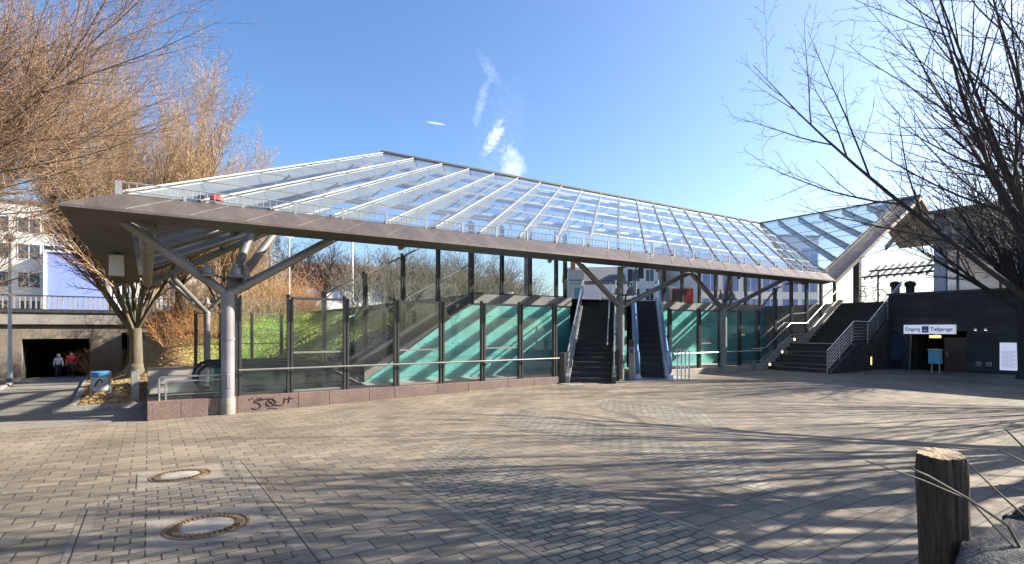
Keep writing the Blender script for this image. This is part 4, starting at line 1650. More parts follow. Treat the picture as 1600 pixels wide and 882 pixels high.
def person(label, loc, rotz, top, hair, scale, step):
    t = thing('person', label, 'person', loc, rotz)
    t.scale = (scale,) * 3
    st = step
    # joints: pelvis, waist, chest, neck, head base, head top ; arms ; legs
    V = {'pel': (0, 0, .95), 'wai': (0, 0, 1.10), 'che': (0, .0, 1.32), 'nec': (0, 0, 1.47), 'hd0': (0, -.01, 1.56), 'hd1': (0, -.015, 1.66),
         'shl': (.17, 0, 1.41), 'ell': (.24, .05 - .10 * st, 1.14), 'wrl': (.25, -.06 - .12 * st, .92), 'hal': (.245, -.09 - .13 * st, .83),
         'shr': (-.17, 0, 1.41), 'elr': (-.24, .05 + .10 * st, 1.14), 'wrr': (-.25, -.04 + .12 * st, .92), 'har': (-.245, -.07 + .13 * st, .83),
         'hil': (.09, 0, .90), 'knl': (.10, -.06 + .14 * st, .50), 'anl': (.10, .04 + .24 * st, .09), 'tol': (.11, -.10 + .22 * st, .04),
         'hir': (-.09, 0, .90), 'knr': (-.10, -.06 - .14 * st, .50), 'anr': (-.10, .04 - .20 * st, .09), 'tor': (-.11, -.10 - .22 * st, .04)}
    rad = {'pel': (.15, .11), 'wai': (.135, .095), 'che': (.16, .11), 'nec': .052, 'hd0': (.075, .085), 'hd1': (.078, .092),
           'shl': .065, 'ell': .044, 'wrl': .03, 'hal': .035, 'shr': .065, 'elr': .044, 'wrr': .03, 'har': .035,
           'hil': .09, 'knl': .06, 'anl': .042, 'tol': .04, 'hir': .09, 'knr': .06, 'anr': .042, 'tor': .04}
    Ed = [('pel', 'wai'), ('wai', 'che'), ('che', 'nec'), ('nec', 'hd0'), ('hd0', 'hd1'), ('che', 'shl'), ('shl', 'ell'), ('ell', 'wrl'), ('wrl', 'hal'),
          ('che', 'shr'), ('shr', 'elr'), ('elr', 'wrr'), ('wrr', 'har'), ('pel', 'hil'), ('hil', 'knl'), ('knl', 'anl'), ('anl', 'tol'),
          ('pel', 'hir'), ('hir', 'knr'), ('knr', 'anr'), ('anr', 'tor')]

    def sub(keys, grow, extra=0):
        ks = list(keys)
        idx = {k_: i for i, k_ in enumerate(ks)}
        es = [(idx[x], idx[y]) for x, y in Ed if x in idx and y in idx]
        g = lambda r_: (r_[0] + grow, r_[1] + grow) if isinstance(r_, tuple) else r_ + grow
        return skin_mesh('m', [V[k_] for k_ in ks], es, [g(rad[k_]) for k_ in ks])
    link('body', sub(list(V), 0), mt['skin'], t, smooth='all')
    link('jacket', sub(['pel', 'wai', 'che', 'nec', 'shl', 'ell', 'wrl', 'shr', 'elr', 'wrr'], .022), top, t, smooth='all')
    link('trousers', sub(['pel', 'hil', 'knl', 'anl', 'hir', 'knr', 'anr'], .016), mt['black_cloth'], t, smooth='all')
    for s_ in ('l', 'r'):
        mb = MB()
        a_ = V['an' + s_]
        mb.lathe([(.03, -.02), (.05, 0), (.055, .05), (.04, .1)], (a_[0], a_[1] - .02, 0.02), 10)
        mb.box(a_[0] - .05, a_[0] + .05, a_[1] - .2, a_[1] + .06, -.0, .075)
        mb.build('shoe', mt['black_cloth'], t, bevel=0.02)
    mb = MB()
    hx, hy, hz = 0, .012, 1.665
    vs = []
    mb.lathe([(.03, -.13), (.09, -.10), (.112, -.02), (.105, .04), (.075, .085), (.03, .105), (.005, .11)], (hx, hy + .022, hz), 14)
    mb.build('hair', hair, t, smooth='all')
    mb = MB()
    mb.lathe([(.004, -.03), (.016, -.02), (.012, .02), (.004, .03)], (0, -.115, 1.60), 8)
    mb.build('nose', mt['skin'], t, smooth='all')
    for x in (-.033, .033):
        mb = MB()
        mb.lathe([(.003, -.008), (.010, -.004), (.010, .004), (.003, .008)], (x, -.098, 1.635), 8)
        mb.build('eye', mt['traffic'], t, smooth='all')
    return t


px_, py_, _ = E(-4.72, 33.2)
person('person with light hair in a pale sweater and black trousers walking out of the underpass', E(-5.0, 33.4, zpath(-5, 33.4)), R(40), mt['white_cloth'], mt['hair_blond'], .93, 1)
person('person with dark hair in a red jacket and black trousers walking out of the underpass', E(-4.35, 33.4, zpath(-4.35, 33.4)), R(40), mt['red_cloth'], mt['hair_dark'], 1.0, -1)


# ------------------------------------------------------------------ vegetation
def nrm(v):
    return v / max(1e-9, math.sqrt(v[0] ** 2 + v[1] ** 2 + v[2] ** 2))


class Plant:
    """branches kept per level as polylines with radii, turned into one mesh per range of levels"""

    def __init__(s, seed, P):
        s.rng = random.Random(seed)
        s.P = P
        s.lv = [[] for _ in P['seg']]

    def grow(s, p, d, L, r, lvl):
        P, g = s.P, s.rng
        n = P['seg'][lvl]
        wig, up = P['wig'][lvl], P['up'][lvl]
        st = L / n
        pts, rs = [tuple(p)], [r]
        px, py, pz = p
        dx, dy, dz = d
        dirs = [(dx, dy, dz)]
        tip = P['tip'][lvl]
        for i in range(n):
            dx += g.uniform(-wig, wig)
            dy += g.uniform(-wig, wig)
            dz += g.uniform(-wig, wig) + up
            q = math.sqrt(dx * dx + dy * dy + dz * dz) or 1
            dx, dy, dz = dx / q, dy / q, dz / q
            px, py, pz = px + dx * st, py + dy * st, pz + dz * st
            pts.append((px, py, pz))
            rs.append(r * (1 - (1 - tip) * (i + 1) / n))
            dirs.append((dx, dy, dz))
        s.lv[lvl].append((pts, rs))
        if lvl + 1 >= len(P['seg']):
            return
        nc = P['n'][lvl]
        nc = int(nc * min(1.3, max(.35, L / P['ref'][lvl])) + g.random())
        ph = g.uniform(0, 6.28)
        t0 = P['t0'][lvl]
        for k in range(nc):
            t = t0 + (1 - t0) * (k + g.random() * .9) / nc
            f = t * n
            i = min(n - 1, int(f))
            f -= i
            a, b = pts[i], pts[i + 1]
            q = (a[0] + (b[0] - a[0]) * f, a[1] + (b[1] - a[1]) * f, a[2] + (b[2] - a[2]) * f)
            dd = Vector(dirs[i + 1])
            ax = dd.cross(Vector((0, 0, 1)))
            if ax.length < .1:
                ax = Vector((1, 0, 0))
            ax.normalize()
            ph += 2.4 + g.uniform(-.5, .5)
            ang = R(g.uniform(*P['ang'][lvl]))
            e2_ = dd.cross(ax)
            cd = dd * math.cos(ang) + (ax * math.cos(ph) + e2_ * math.sin(ph)) * math.sin(ang)
            cl = L * P['rat'][lvl] * (g.uniform(.8, 1.25) if lvl == 0 and P['t0'][0] > .6 else g.uniform(.65, 1.2) * (1.15 - .65 * t))
            rb = rs[i] + (rs[i + 1] - rs[i]) * f
            cr = max(P['rmin'], min(rb * .8, r * P['rr'][lvl] * g.uniform(.8, 1.15) * (1.1 - .4 * t)))
            if cl > .03:
                s.grow(q, (cd.x, cd.y, cd.z), cl, cr, lvl + 1)

    def mesh(s, lv0, lv1, name, sides):
        VS, FS, n0 = [], [], 0
        for lv in range(lv0, lv1):
            if not s.lv[lv]:
                continue
            by = {}
            for pl_ in s.lv[lv]:
                by.setdefault(len(pl_[0]), []).append(pl_)
            for L_, arr_ in by.items():
                Pt = np.array([x[0] for x in arr_], dtype=np.float64)
                Rd = np.array([x[1] for x in arr_], dtype=np.float64)
                B, n, _ = Pt.shape
                T = np.empty_like(Pt)
                T[:, 1:-1] = Pt[:, 2:] - Pt[:, :-2]
                T[:, 0] = Pt[:, 1] - Pt[:, 0]
                T[:, -1] = Pt[:, -1] - Pt[:, -2]
                T /= np.maximum(1e-9, np.linalg.norm(T, axis=2, keepdims=True))
                ref = np.zeros((B, 3))
                vert = np.abs(T[:, 0, 2]) > .8
                ref[vert, 0] = 1
                ref[~vert, 2] = 1
                U = np.cross(T, ref[:, None, :])
                U /= np.maximum(1e-9, np.linalg.norm(U, axis=2, keepdims=True))
                Wv = np.cross(T, U)
                k_ = sides[lv]
                an = np.arange(k_) * 2 * np.pi / k_
                ring = Pt[:, :, None, :] + Rd[:, :, None, None] * (U[:, :, None, :] * np.cos(an)[None, None, :, None] + Wv[:, :, None, :] * np.sin(an)[None, None, :, None])
                VS.append(ring.reshape(-1, 3))
                bi, si, ki = np.meshgrid(np.arange(B), np.arange(n - 1), np.arange(k_), indexing='ij')
                b0 = n0 + (bi * n + si) * k_
                k2 = (ki + 1) % k_
                FS.append(np.stack([b0 + ki, b0 + k2, b0 + k_ + k2, b0 + k_ + ki], axis=-1).reshape(-1, 4))
                n0 += B * n * k_
        return np_mesh(name, np.concatenate(VS), np.concatenate(FS))


def np_mesh(name, V, F):
    me = bpy.data.meshes.new(name)
    nv, nf, k_ = len(V), len(F), F.shape[1]
    me.vertices.add(nv)
    me.vertices.foreach_set('co', V.astype(np.float32).ravel())
    me.loops.add(nf * k_)
    me.loops.foreach_set('vertex_index', F.astype(np.int32).ravel())
    me.polygons.add(nf)
    me.polygons.foreach_set('loop_start', (np.arange(nf) * k_).astype(np.int32))
    me.update(calc_edges=True)
    return me


def make_tree(name, label, loc, P, seed, bark, twig, height, r0, group=None, rotz=0.0, split=2, lean=(0, 0)):
    pl_ = Plant(seed, P)
    pl_.grow((0, 0, -.15), tuple(Vector((lean[0], lean[1], 1)).normalized()), height, r0, 0)
    t = thing(name, label, 'tree', loc, rotz, group)
    sd = P.get('sides', [10, 7, 5, 3, 3, 3])
    link('trunk', pl_.mesh(0, split, 'trunk', sd), bark, t, smooth='all')
    link('crown', pl_.mesh(split, len(P['seg']), 'crown', sd), twig, t, smooth='all')
    # root flare
    mb = MB()
    mb.tube([(0, 0, -.2), (0, 0, .05), (0, 0, .35), (lean[0] * .6, lean[1] * .6, .6)], [r0 * 1.5, r0 * 1.3, r0 * 1.06, r0 * .95], 12)
    mb.build('roots', bark, t, smooth='all')
    return t


# fans of long ascending limbs, as the hornbeams of the photograph have
FAN = dict(seg=[5, 9, 7, 5, 3], wig=[.03, .05, .08, .13, .2], up=[.0, .035, .05, .04, .03], tip=[.85, .07, .2, .35, .5],
           n=[17, 13, 9, 8], ref=[2.4, 7.0, 3.0, 1.3], t0=[.72, .16, .12, .08], ang=[(14, 62), (18, 42), (22, 48), (25, 60)],
           rat=[3.4, .48, .46, .36], rr=[.34, .42, .5, .5], rmin=.004)


def fan(**kw):
    d = dict(FAN)
    d.update(kw)
    return d


def gl(a, b):
    return E(a, b, hill(a, b) - .05)


import time as _t
T0 = _t.time()
# golden hornbeams behind the roof
gold = fan(n=[14, 22, 13, 9], t0=[.82, .16, .12, .08], rr=[.42, .40, .5, .5], rat=[4.3, .42, .40, .34], up=[0, .085, .08, .05, .03], ang=[(6, 40), (12, 30), (16, 40), (22, 60)], rmin=.008)
make_tree('hornbeam_tree', 'golden bare hornbeam with a pale mossy trunk behind the left end of the canopy', gl(-.5, 20.6), gold, 11, mt['bark'], mt['twig_gold'], 2.6, .33)
gold2 = fan(n=[24, 15, 12, 9], rat=[3.5, .40, .40, .34], up=[0, .08, .08, .05, .03], ang=[(6, 48), (12, 32), (16, 40), (22, 60)], rmin=.008)
make_tree('hornbeam_tree', 'golden bare hornbeam standing on the slope right of the mossy trunk', gl(3.7, 22.3), gold2, 23, mt['bark'], mt['twig_gold'], 2.2, .26)
make_tree('hornbeam_tree', 'lower rusty hornbeam at the right end of the golden trees', gl(6.0, 29.0), fan(n=[22, 14, 11, 9], rat=[2.0, .42, .40, .34], up=[0, .08, .08, .05, .03], ang=[(8, 50), (14, 36), (18, 44), (22, 60)], rmin=.006), 31, mt['bark'], mt['twig_brown'], 2.0, .2)
hb = make_tree('hornbeam_tree', 'golden bare hornbeam at the back of the slope behind the mossy trunk', gl(1.6, 25.2), gold2, 77, mt['bark'], mt['twig_gold'], 2.4, .26)
# left foreground trees beyond the frame edge
left = fan(n=[36, 18, 13, 9], up=[0, .03, .05, .04, .03], rat=[2.5, .50, .44, .34], ang=[(10, 60), (18, 42), (22, 48), (25, 60)])
x_, y_, _ = E(-6.2, 6.2)
lt = make_tree('plane_tree', 'nearest bare tree at the left edge with long limbs fanning over the path', E(-7.0, 5.0, zpath(-7.0, 5.0) + .05), left, 5, mt['bark_brown'], mt['twig_brown'], 3.6, .27, 'bare trees left of the path', split=3)
make_tree('plane_tree', 'bare tree farther along the left side of the path before the bridge', E(-9.2, 18, zpath(-9, 18) + .05), fan(n=[24, 16, 11, 8], rat=[2.8, .48, .42, .34]), 6, mt['bark_brown'], mt['twig_gold'], 3.0, .26, 'bare trees left of the path', split=3)
# right hand trees
near = fan(n=[20, 14, 13, 10], rr=[.28, .40, .45, .5], rat=[1.8, .46, .40, .30], ang=[(12, 60), (18, 42), (22, 50), (30, 65)], rmin=.003)
nt_ = make_tree('plane_tree', 'nearest bare tree at the right edge reaching dark limbs across the sky', (6.12, 6.02, gz(6, 6)), near, 41, mt['bark_dark'], mt['twig_dark'], 2.5, .19, 'bare trees on the right of the plaza')
make_tree('plane_tree', 'dark bare tree with a forked trunk in front of the garage wall', E(26.6, -8.05, gab(26.6, -8.05)), fan(n=[22, 14, 9, 7], rat=[1.75, .46, .42, .34], ang=[(14, 60), (18, 42), (22, 48), (25, 60)]), 43, mt['bark_dark'], mt['twig_dark'], 3.4, .24, 'bare trees on the right of the plaza')
sparse = fan(n=[15, 8, 3, 2], rr=[.42, .42, .45, .5], rat=[2.9, .46, .40, .30], ang=[(12, 58), (18, 42), (22, 50), (30, 65)])
of_ = make_tree('plane_tree', 'bare tree beyond the right frame edge shading the middle of the plaza', (12.0, 8.6, gz(12, 9)), sparse, 47, mt['bark_dark'], mt['twig_dark'], 2.8, .22, 'bare trees on the right of the plaza')
dup(of_, (10.2, 5.4, gz(10, 5)), R(200), 'bare tree beyond the right frame edge behind the nearest one', scale=(1.0, 1.0, 1.2))
dup(of_, (16.6, 12.6, gz(17, 13)), R(250), 'bare tree beyond the right frame edge closest to the garage wall', scale=(.85, .85, .8))
print('near trees', _t.time() - T0)
# dark trees beyond the slope
bare = fan(seg=[5, 6, 5, 4], wig=[.06, .09, .12, .2], up=[.0, .04, .04, .03], tip=[.7, .2, .3, .5], n=[16, 12, 9], ref=[3.0, 3.5, 1.8], t0=[.40, .12, .1],
           ang=[(15, 60), (25, 50), (25, 55)], rat=[1.7, .5, .48], rr=[.45, .45, .5], rmin=.010, sides=[8, 5, 3, 3])
dk = make_tree('bare_tree', 'dark bare tree with a crooked trunk nearest the white house', E(12.6, 33.5, ROAD + .15), bare, 51, mt['bark_dark'], mt['twig_dark'], 3.4, .17, 'dark bare trees behind the grass slope')
dk2 = make_tree('bare_tree', 'slim dark bare tree behind the white lamp pole on the slope', E(15.2, 33.0, ROAD + .15), bare, 52, mt['bark_dark'], mt['twig_dark'], 3.0, .13, 'dark bare trees behind the grass slope')
for i, (a, b, src, s_, lab) in enumerate(((18.3, 33.4, 0, 1.05, 'broad dark bare tree behind the raking glass screen'), (20.2, 31.5, 1, .95, 'short dark bare tree left of the terrace bushes'),
                                         (22.6, 33.6, 0, .9, 'dark bare tree behind the first tall terrace pane'), (10.2, 33.0, 1, 1.1, 'dark bare tree beside the parked white car'),
                                         (26.0, 33.0, 1, 1.2, 'dark bare tree behind the middle terrace panes'), (30.0, 33.6, 0, 1.0, 'dark bare tree behind the last terrace pane before the stairs'))):
    dup((dk, dk2)[src], E(a, b, ROAD + .15), R(70 * i + 30), lab, scale=(s_,) * 3)
make_tree('bare_tree', 'leaning thin bare tree in front of the blue apartment block', E(-2.4, 44.5, ROAD + .05), fan(seg=[6, 6, 5, 4], wig=[.05, .09, .12, .2], up=[.0, .04, .04, .03], tip=[.6, .2, .3, .5], n=[14, 9, 7], ref=[6.0, 3.5, 1.8], t0=[.35, .15, .1],
          ang=[(20, 50), (25, 50), (25, 55)], rat=[.5, .5, .45], rr=[.45, .45, .5], rmin=.010, sides=[8, 5, 3, 3]), 57, mt['bark'], mt['twig_grey'], 8.0, .2, lean=(-.22, 0))


# shrubs
def make_shrub(name, label, loc, seed, stems, h, spread, twig, group=None, rmin=.006, cat='shrub', up=.05):
    P = dict(seg=[6, 5, 3], wig=[.10, .16, .25], up=[up, .04, .03], tip=[.3, .4, .5], n=[9, 6], ref=[h, h * .45], t0=[.2, .1],
             ang=[(20, 55), (25, 65)], rat=[.45, .45], rr=[.6, .6], rmin=rmin, sides=[4, 3, 3])
    pl_ = Plant(seed, P)
    g = random.Random(seed + 1)
    for i in range(stems):
        an, rr = g.uniform(0, 6.28), math.sqrt(g.random())
        x, y = math.cos(an) * rr * spread * .45, math.sin(an) * rr * spread * .45
        tilt = .15 + .75 * rr
        d = Vector((math.cos(an) * tilt, math.sin(an) * tilt, 1)).normalized()
        pl_.grow((x, y, -.1), tuple(d), h * g.uniform(.6, 1.1) * (1.05 - .25 * rr), .016, 0)
    t = thing(name, label, cat, loc, 0, group)
    link('stems', pl_.mesh(0, 1, 'stems', P['sides']), twig, t)
    link('twigs', pl_.mesh(1, 3, 'twigs', P['sides']), twig, t)
    return t


sh1 = make_shrub('shrub', 'rusty brown shrub beside the nearest hornbeam trunk', gl(1.6, 21.6), 61, 46, 2.3, 2.6, mt['twig_rust'], 'brown shrubs on the slope')
sh2 = make_shrub('shrub', 'tall golden shrub at the top of the slope behind the near column', gl(5.6, 27.6), 62, 60, 3.6, 4.0, mt['twig_gold'], 'brown shrubs on the slope', rmin=.008)
sh3 = make_shrub('shrub', 'rusty orange shrub left of the parked white car', gl(8.6, 29.6), 63, 60, 2.9, 3.8, mt['twig_rust'], 'brown shrubs on the slope', rmin=.008)
for i, (src, a, b, s_, lab) in enumerate(((sh1, 2.8, 22.0, 1.0, 'rusty brown shrub behind the farther left column'), (sh1, .2, 24.6, .9, 'rusty brown shrub between the mossy trunk and the bridge'),
                                         (sh1, 0.8, 24.5, 1.15, 'rusty brown shrub high on the slope left of the columns'), (sh2, 3.2, 27.5, .95, 'golden shrub at the top of the slope left of the near column'),
                                         (sh1, -1.9, 29.5, 1.0, 'rusty brown shrub against the bridge abutment'), (sh2, 1.0, 29.5, .85, 'golden shrub beside the end of the bridge railing'),
                                         (sh3, 7.0, 31.5, 1.1, 'rusty orange shrub behind the tall golden shrub'), (sh3, 11.0, 31.0, .55, 'small rusty shrub hiding the back of the white car'), (sh2, 6.3, 25.6, .95, 'golden shrub at the upper edge of the lawn beside the thin pole'), (sh3, 8.2, 27.0, .95, 'rusty orange shrub at the upper edge of the lawn right of the thin pole'), (sh2, 4.3, 24.8, .8, 'golden shrub at the upper edge of the lawn behind the near column'), (sh2, 6.9, 29.0, 1.15, 'tallest golden shrub right of the near column'), (sh3, 9.3, 33.2, 1.5, 'big rusty orange shrub in front of the tiled house'), (sh2, 4.6, 30.8, 1.25, 'golden shrub behind the bell spotlights of the near column'))):
    dup(src, gl(a, b), R(47 * i + 20), lab, scale=(s_,) * 3)
gs = make_shrub('shrub', 'grey twiggy bush behind the first tall terrace pane', E(15.0, 17.0, UP), 71, 64, 3.6, 4.0, mt['twig_grey'], 'grey bushes on the terrace', rmin=.007, up=.02)
for i, (a, b, s_, lab) in enumerate(((17.6, 18.0, 1.05, 'grey twiggy bush behind the second tall terrace pane'), (20.2, 19.2, 1.1, 'grey twiggy bush behind the third tall terrace pane'),
                                    (22.4, 20.6, 1.0, 'grey twiggy bush right of the rear white column'), (13.0, 21.5, 1.1, 'grey twiggy bush at the head of the embankment'),
                                    (24.8, 22.5, 1.0, 'grey twiggy bush beside the stair head'), (17.6, 23.5, 1.3, 'tall grey bush behind the parapet bushes'), (21.5, 26.0, 1.35, 'tall grey bush left of the poster panel'), (14.6, 25.5, 1.3, 'tall grey bush at the top of the embankment'))):
    dup(gs, E(a, b, UP - .05), R(61 * i), lab, scale=(s_,) * 3)
make_shrub('shrub', 'dark trailing vine hanging over the stringer below the raking glass screen', E(9.0, 5.6, 1.9), 75, 34, 1.5, 2.0, mt['twig_dark'], None, .005, up=-.08)
sp = make_shrub('shrub', 'low dark weeds beside the left foot of the bridge', E(-8.6, 30.0, zpath(-8.6, 30) + .08), 78, 26, 1.0, 1.5, mt['twig_gold'], None, .008)
# a dark conifer tip behind the golden trees
cf = thing('conifer_tree', 'dark conifer showing its tip right of the golden trees', 'tree', E(10.2, 36.5 + 9, ROAD))
mb = MB()
mb.tube([(0, 0, 0), (0, 0, 13.2)], [.22, .02], 8)
mb.build('trunk', mt['bark_dark'], cf)
g = random.Random(5)
V_, F_ = [], []
for i in range(2600):
    z = 3 + 10.2 * (g.random() ** .8)
    rr = (13.4 - z) * .22 * math.sqrt(g.random()) + .03
    an = g.uniform(0, 6.28)
    c = Vector((rr * math.cos(an), rr * math.sin(an), z - rr * .25))
    d = Vector((math.cos(an) + g.uniform(-.4, .4), math.sin(an) + g.uniform(-.4, .4), g.uniform(-.5, .35))).normalized() * g.uniform(.18, .42)
    sd_ = d.cross(Vector((g.uniform(-1, 1), g.uniform(-1, 1), 1))).normalized() * .05
    n = len(V_)
    V_ += [tuple(c - sd_), tuple(c + sd_), tuple(c + d)]
    F_.append((n, n + 1, n + 2))
link('crown', np_mesh('crown', np.array(V_), np.array(F_)), mt['needle'], cf)

# grass, leaves, ivy
g = random.Random(9)


def scatter(name, n, fn, mat, size, upright, seed):
    g = random.Random(seed)
    V_, F_ = [], []
    while len(F_) < n:
        q = fn(g)
        if q is None:
            continue
        a, b, z = q
        s_ = size * g.uniform(.6, 1.4)
        an = g.uniform(0, 6.28)
        c = Vector((a, b, z))
        u = Vector((math.cos(an), math.sin(an), 0)) * s_ * (.16 if upright else .5)
        if upright:
            v_ = Vector((g.uniform(-.5, .5), g.uniform(-.5, .5), 1)) * s_
        else:
            v_ = Vector((-math.sin(an), math.cos(an), g.uniform(-.9, .9))) * s_ * .6
        n0 = len(V_)
        V_ += [tuple(c - u), tuple(c + u), tuple(c + v_)]
        F_.append((n0, n0 + 1, n0 + 2))
    o = link(name, np_mesh(name, np.array(V_), np.array(F_)), mat, None, loc=E(0, 0), rotz=TH)
    o['kind'] = 'stuff'
    return o


def fgrass(g):
    a, b = g.uniform(1.5, 10.3), g.uniform(7.6, 32)
    if a + 3 * g.random() < 4.2 or (b < 17 and a < 5.2):
        return None
    return a, b, hill(a, b) - (.01 if b > 16.95 else .13)


def fleaf(g):
    b = g.uniform(3.8, 30)
    a = g.uniform(pr(b) + .2, 5.0)
    if b < 16.9 and a > -.05:
        return None
    return a, b, hill(a, b) + .02


def fivy(g):
    a, b = g.uniform(4.6, 10.3), 4.5 + 3.6 * g.random() ** 1.6
    return a, b, hill(a, b) - .1 + .25 * g.random() ** 2


tag(scatter('grass', 75000, fgrass, mt['blade'], .09, True, 1), 'bright green grass covering the slope behind the glass walls', 'grass')
def flitter(g):
    a, b = g.uniform(-8, 22), g.uniform(-13, -.4)
    return a, b, gab(a, b) + .012


def flawn(g):
    a, b = g.uniform(3.5, 10.3), g.uniform(8, 27)
    if b < 17 and a < 5.2:
        return None
    return a, b, hill(a, b) - (.0 if b > 16.95 else .10)


tag(scatter('leaf_litter', 900, flitter, mt['leaf_dull'], .022, False, 21), 'tiny dry leaves and grit blown over the plaza paving', 'leaf litter')
tag(scatter('lawn_leaves', 1500, flawn, mt['leaf_dull'], .09, False, 22), 'dull brown leaves lying in the grass of the slope', 'leaves')
tag(scatter('fallen_leaves', 9000, fleaf, mt['leaf'], .10, False, 2), 'golden fallen leaves strewn over the verge and slope', 'leaves')
tag(scatter('ivy', 9000, fivy, mt['ivy'], .14, False, 3), 'dark ivy covering the embankment behind the raking stringer', 'ivy')

# ------------------------------------------------------------------ street furniture and vehicles at street level
for (a, b, h, r_, lab) in ((8.3, 26.5, 5.5, .035, 'thin white pole among the golden shrubs'), (13.4, 28.5, 6.5, .075, 'stout white pole at the top of the grass slope')):
    z = hill(a, b) if a < 10.4 else ROAD + .3
    t = bthing('street_pole', lab, 'pole', a, b, z)
    mb = MB()
    mb.tube([(0, 0, -.1), (0, 0, h)], [r_ * 1.15, r_], 10)
    mb.build('shaft', mt['white_paint'], t, smooth=True)
    mb = MB()
    mb.lathe([(r_ * 2.2, 0), (r_ * 2.2, .15), (r_ * 1.3, .2)], (0, 0, 0), 10)
    mb.build('foot', mt['concrete'], t)
    mb = MB()
    mb.box(-.3, .3, -.04, .04, h - .05, h + .05)
    mb.build('lamp_head', mt['pale_plastic'], t, bevel=0.02)

car = bthing('parked_car', 'silver white car parked on the street behind the grass slope', 'car', 11.2, 36.6, ROAD)
side = [(-2.15, .35), (-2.15, .75), (-1.95, .92), (-1.0, 1.0), (-.35, 1.40), (.75, 1.46), (1.5, 1.15), (2.05, 1.0), (2.15, .7), (2.15, .35)]
mb = MB()
mb.prism([(x, -.85, z) for x, z in side], (0, 1.7, 0))
mb.build('body', mt['carpaint'], car, bevel=0.06)
mb = MB()
mb.prism([(x, -.857, z) for x, z in ((-.82, 1.02), (-.3, 1.34), (.7, 1.39), (1.25, 1.12), (1.2, 1.02))], (0, 1.714, 0))
mb.build('window', mt['window'], car)
mb = MB()
mb.add([(-.97, -.72, 1.03), (-.97, .72, 1.03), (-.40, .62, 1.375), (-.40, -.62, 1.375)], [(0, 1, 2, 3)])
mb.build('windscreen', mt['window'], car)
for x in (-1.35, 1.35):
    for y in (-.87, .72):
        mb = MB()
        mb.tube([(x, y, .32), (x, y + .15, .32)], .32, 16)
        w_ = mb.build('wheel', mt['black'], car)
        mb = MB()
        mb.tube([(x, y - .01, .32), (x, y + .16, .32)], .19, 12)
        mb.build('rim', mt['inox'], w_)
for y in (-.6, .6):
    mb = MB()
    mb.box(-2.17, -2.12, y - .17, y + .17, .68, .82)
    mb.build('headlight', mt['signface'], car)

ts = thing('traffic_signal', 'black traffic signal heads on a tall pole beyond the escalator head', 'traffic light', (9.1, 40, ROAD), R(-12))
mb = MB()
mb.tube([(0, 0, 0), (0, 0, 4.6)], [.08, .05], 10)
mb.build('pole', mt['steel'], ts, smooth=True)
for x, z, s_ in ((.38, 2.9, 1.0), (-.42, 2.7, .8)):
    mb = MB()
    mb.box(x - .2 * s_, x + .2 * s_, -.16, .16, z - .1, z + 1.0 * s_)
    h_ = mb.build('signal_head', mt['traffic'], ts, bevel=0.04)
    for j in range(3):
        mb = MB()
        cz = z + (.1 + j * .3) * s_
        mb.tube([(x, -.16, cz), (x, -.18, cz)], .11 * s_, 12)
        mb.build('lens', mt['window'], h_)
    mb = MB()
    mb.tube([(0, 0, z + .4), (x, 0, z + .4)], .03, 6)
    mb.build('arm', mt['dark_steel'], ts)
pn = thing('poster_column', 'white poster panel with pale blue print behind the last terrace pane', 'poster panel', (3.35, 28.5, UP), R(5))
mb = MB()
mb.box(-.42, .42, -.06, .06, .1, 1.75)
mb.build('frame', mt['white_paint'], pn, bevel=0.02)
mb = MB()
mb.box(-.10, .34, -.065, -.06, .2, .8)
mb.build('print', mt['cyan'], pn)
mb = MB()
mb.box(-.36, .36, -.066, -.06, 1.15, 1.25).box(-.36, .2, -.066, -.06, 1.0, 1.06)
mb.build('print', mt['cyan'], pn)
for x in (-.3, .3):
    mb = MB()
    mb.box(x - .04, x + .04, -.04, .04, 0, .1)
    mb.build('foot', mt['dark_steel'], pn)
rd = thing('red_kiosk', 'red and dark kiosk box behind the glass right of the escalator head', 'kiosk', (11.1, 35.2, UP), R(-10))
mb = MB()
mb.box(-.75, .55, -.5, .5, 0, 1.25)
mb.build('body', mt['red_paint'], rd, bevel=0.03)
mb = MB()
mb.prism([(-.78, -.52, .1), (-.2, -.52, .1), (.2, -.52, 1.15), (-.78, -.52, 1.15)], (0, .015, 0))
mb.build('panel', mt['brown_door'], rd)
mb = MB()
mb.box(-.8, .6, -.55, .55, 1.25, 1.33)
mb.build('roof', mt['white_paint'], rd)
hb = thing('hoarding', 'low hoarding sprayed with bright blue graffiti behind the terrace glass', 'hoarding', E(26.2, 12.5, UP), TH)
mb = MB()
mb.box(-1.6, 1.6, -.03, .03, 0, .95)
mb.build('board', mt['white_paint'], hb)
mb = MB()
g = random.Random(3)
for i in range(16):
    x = -1.3 + i * .17
    mb.tube([(x, -.035, .2 + .1 * (i % 3)), (x + .1, -.035, .75 - .1 * (i % 2)), (x + .22, -.035, .3 + .2 * (i % 2)), (x + .12, -.035, .25)], .035, 5)
mb.build('graffiti', M('blue_spray', (0.04, 0.10, 0.55), None, 9.0, 0.6), hb)


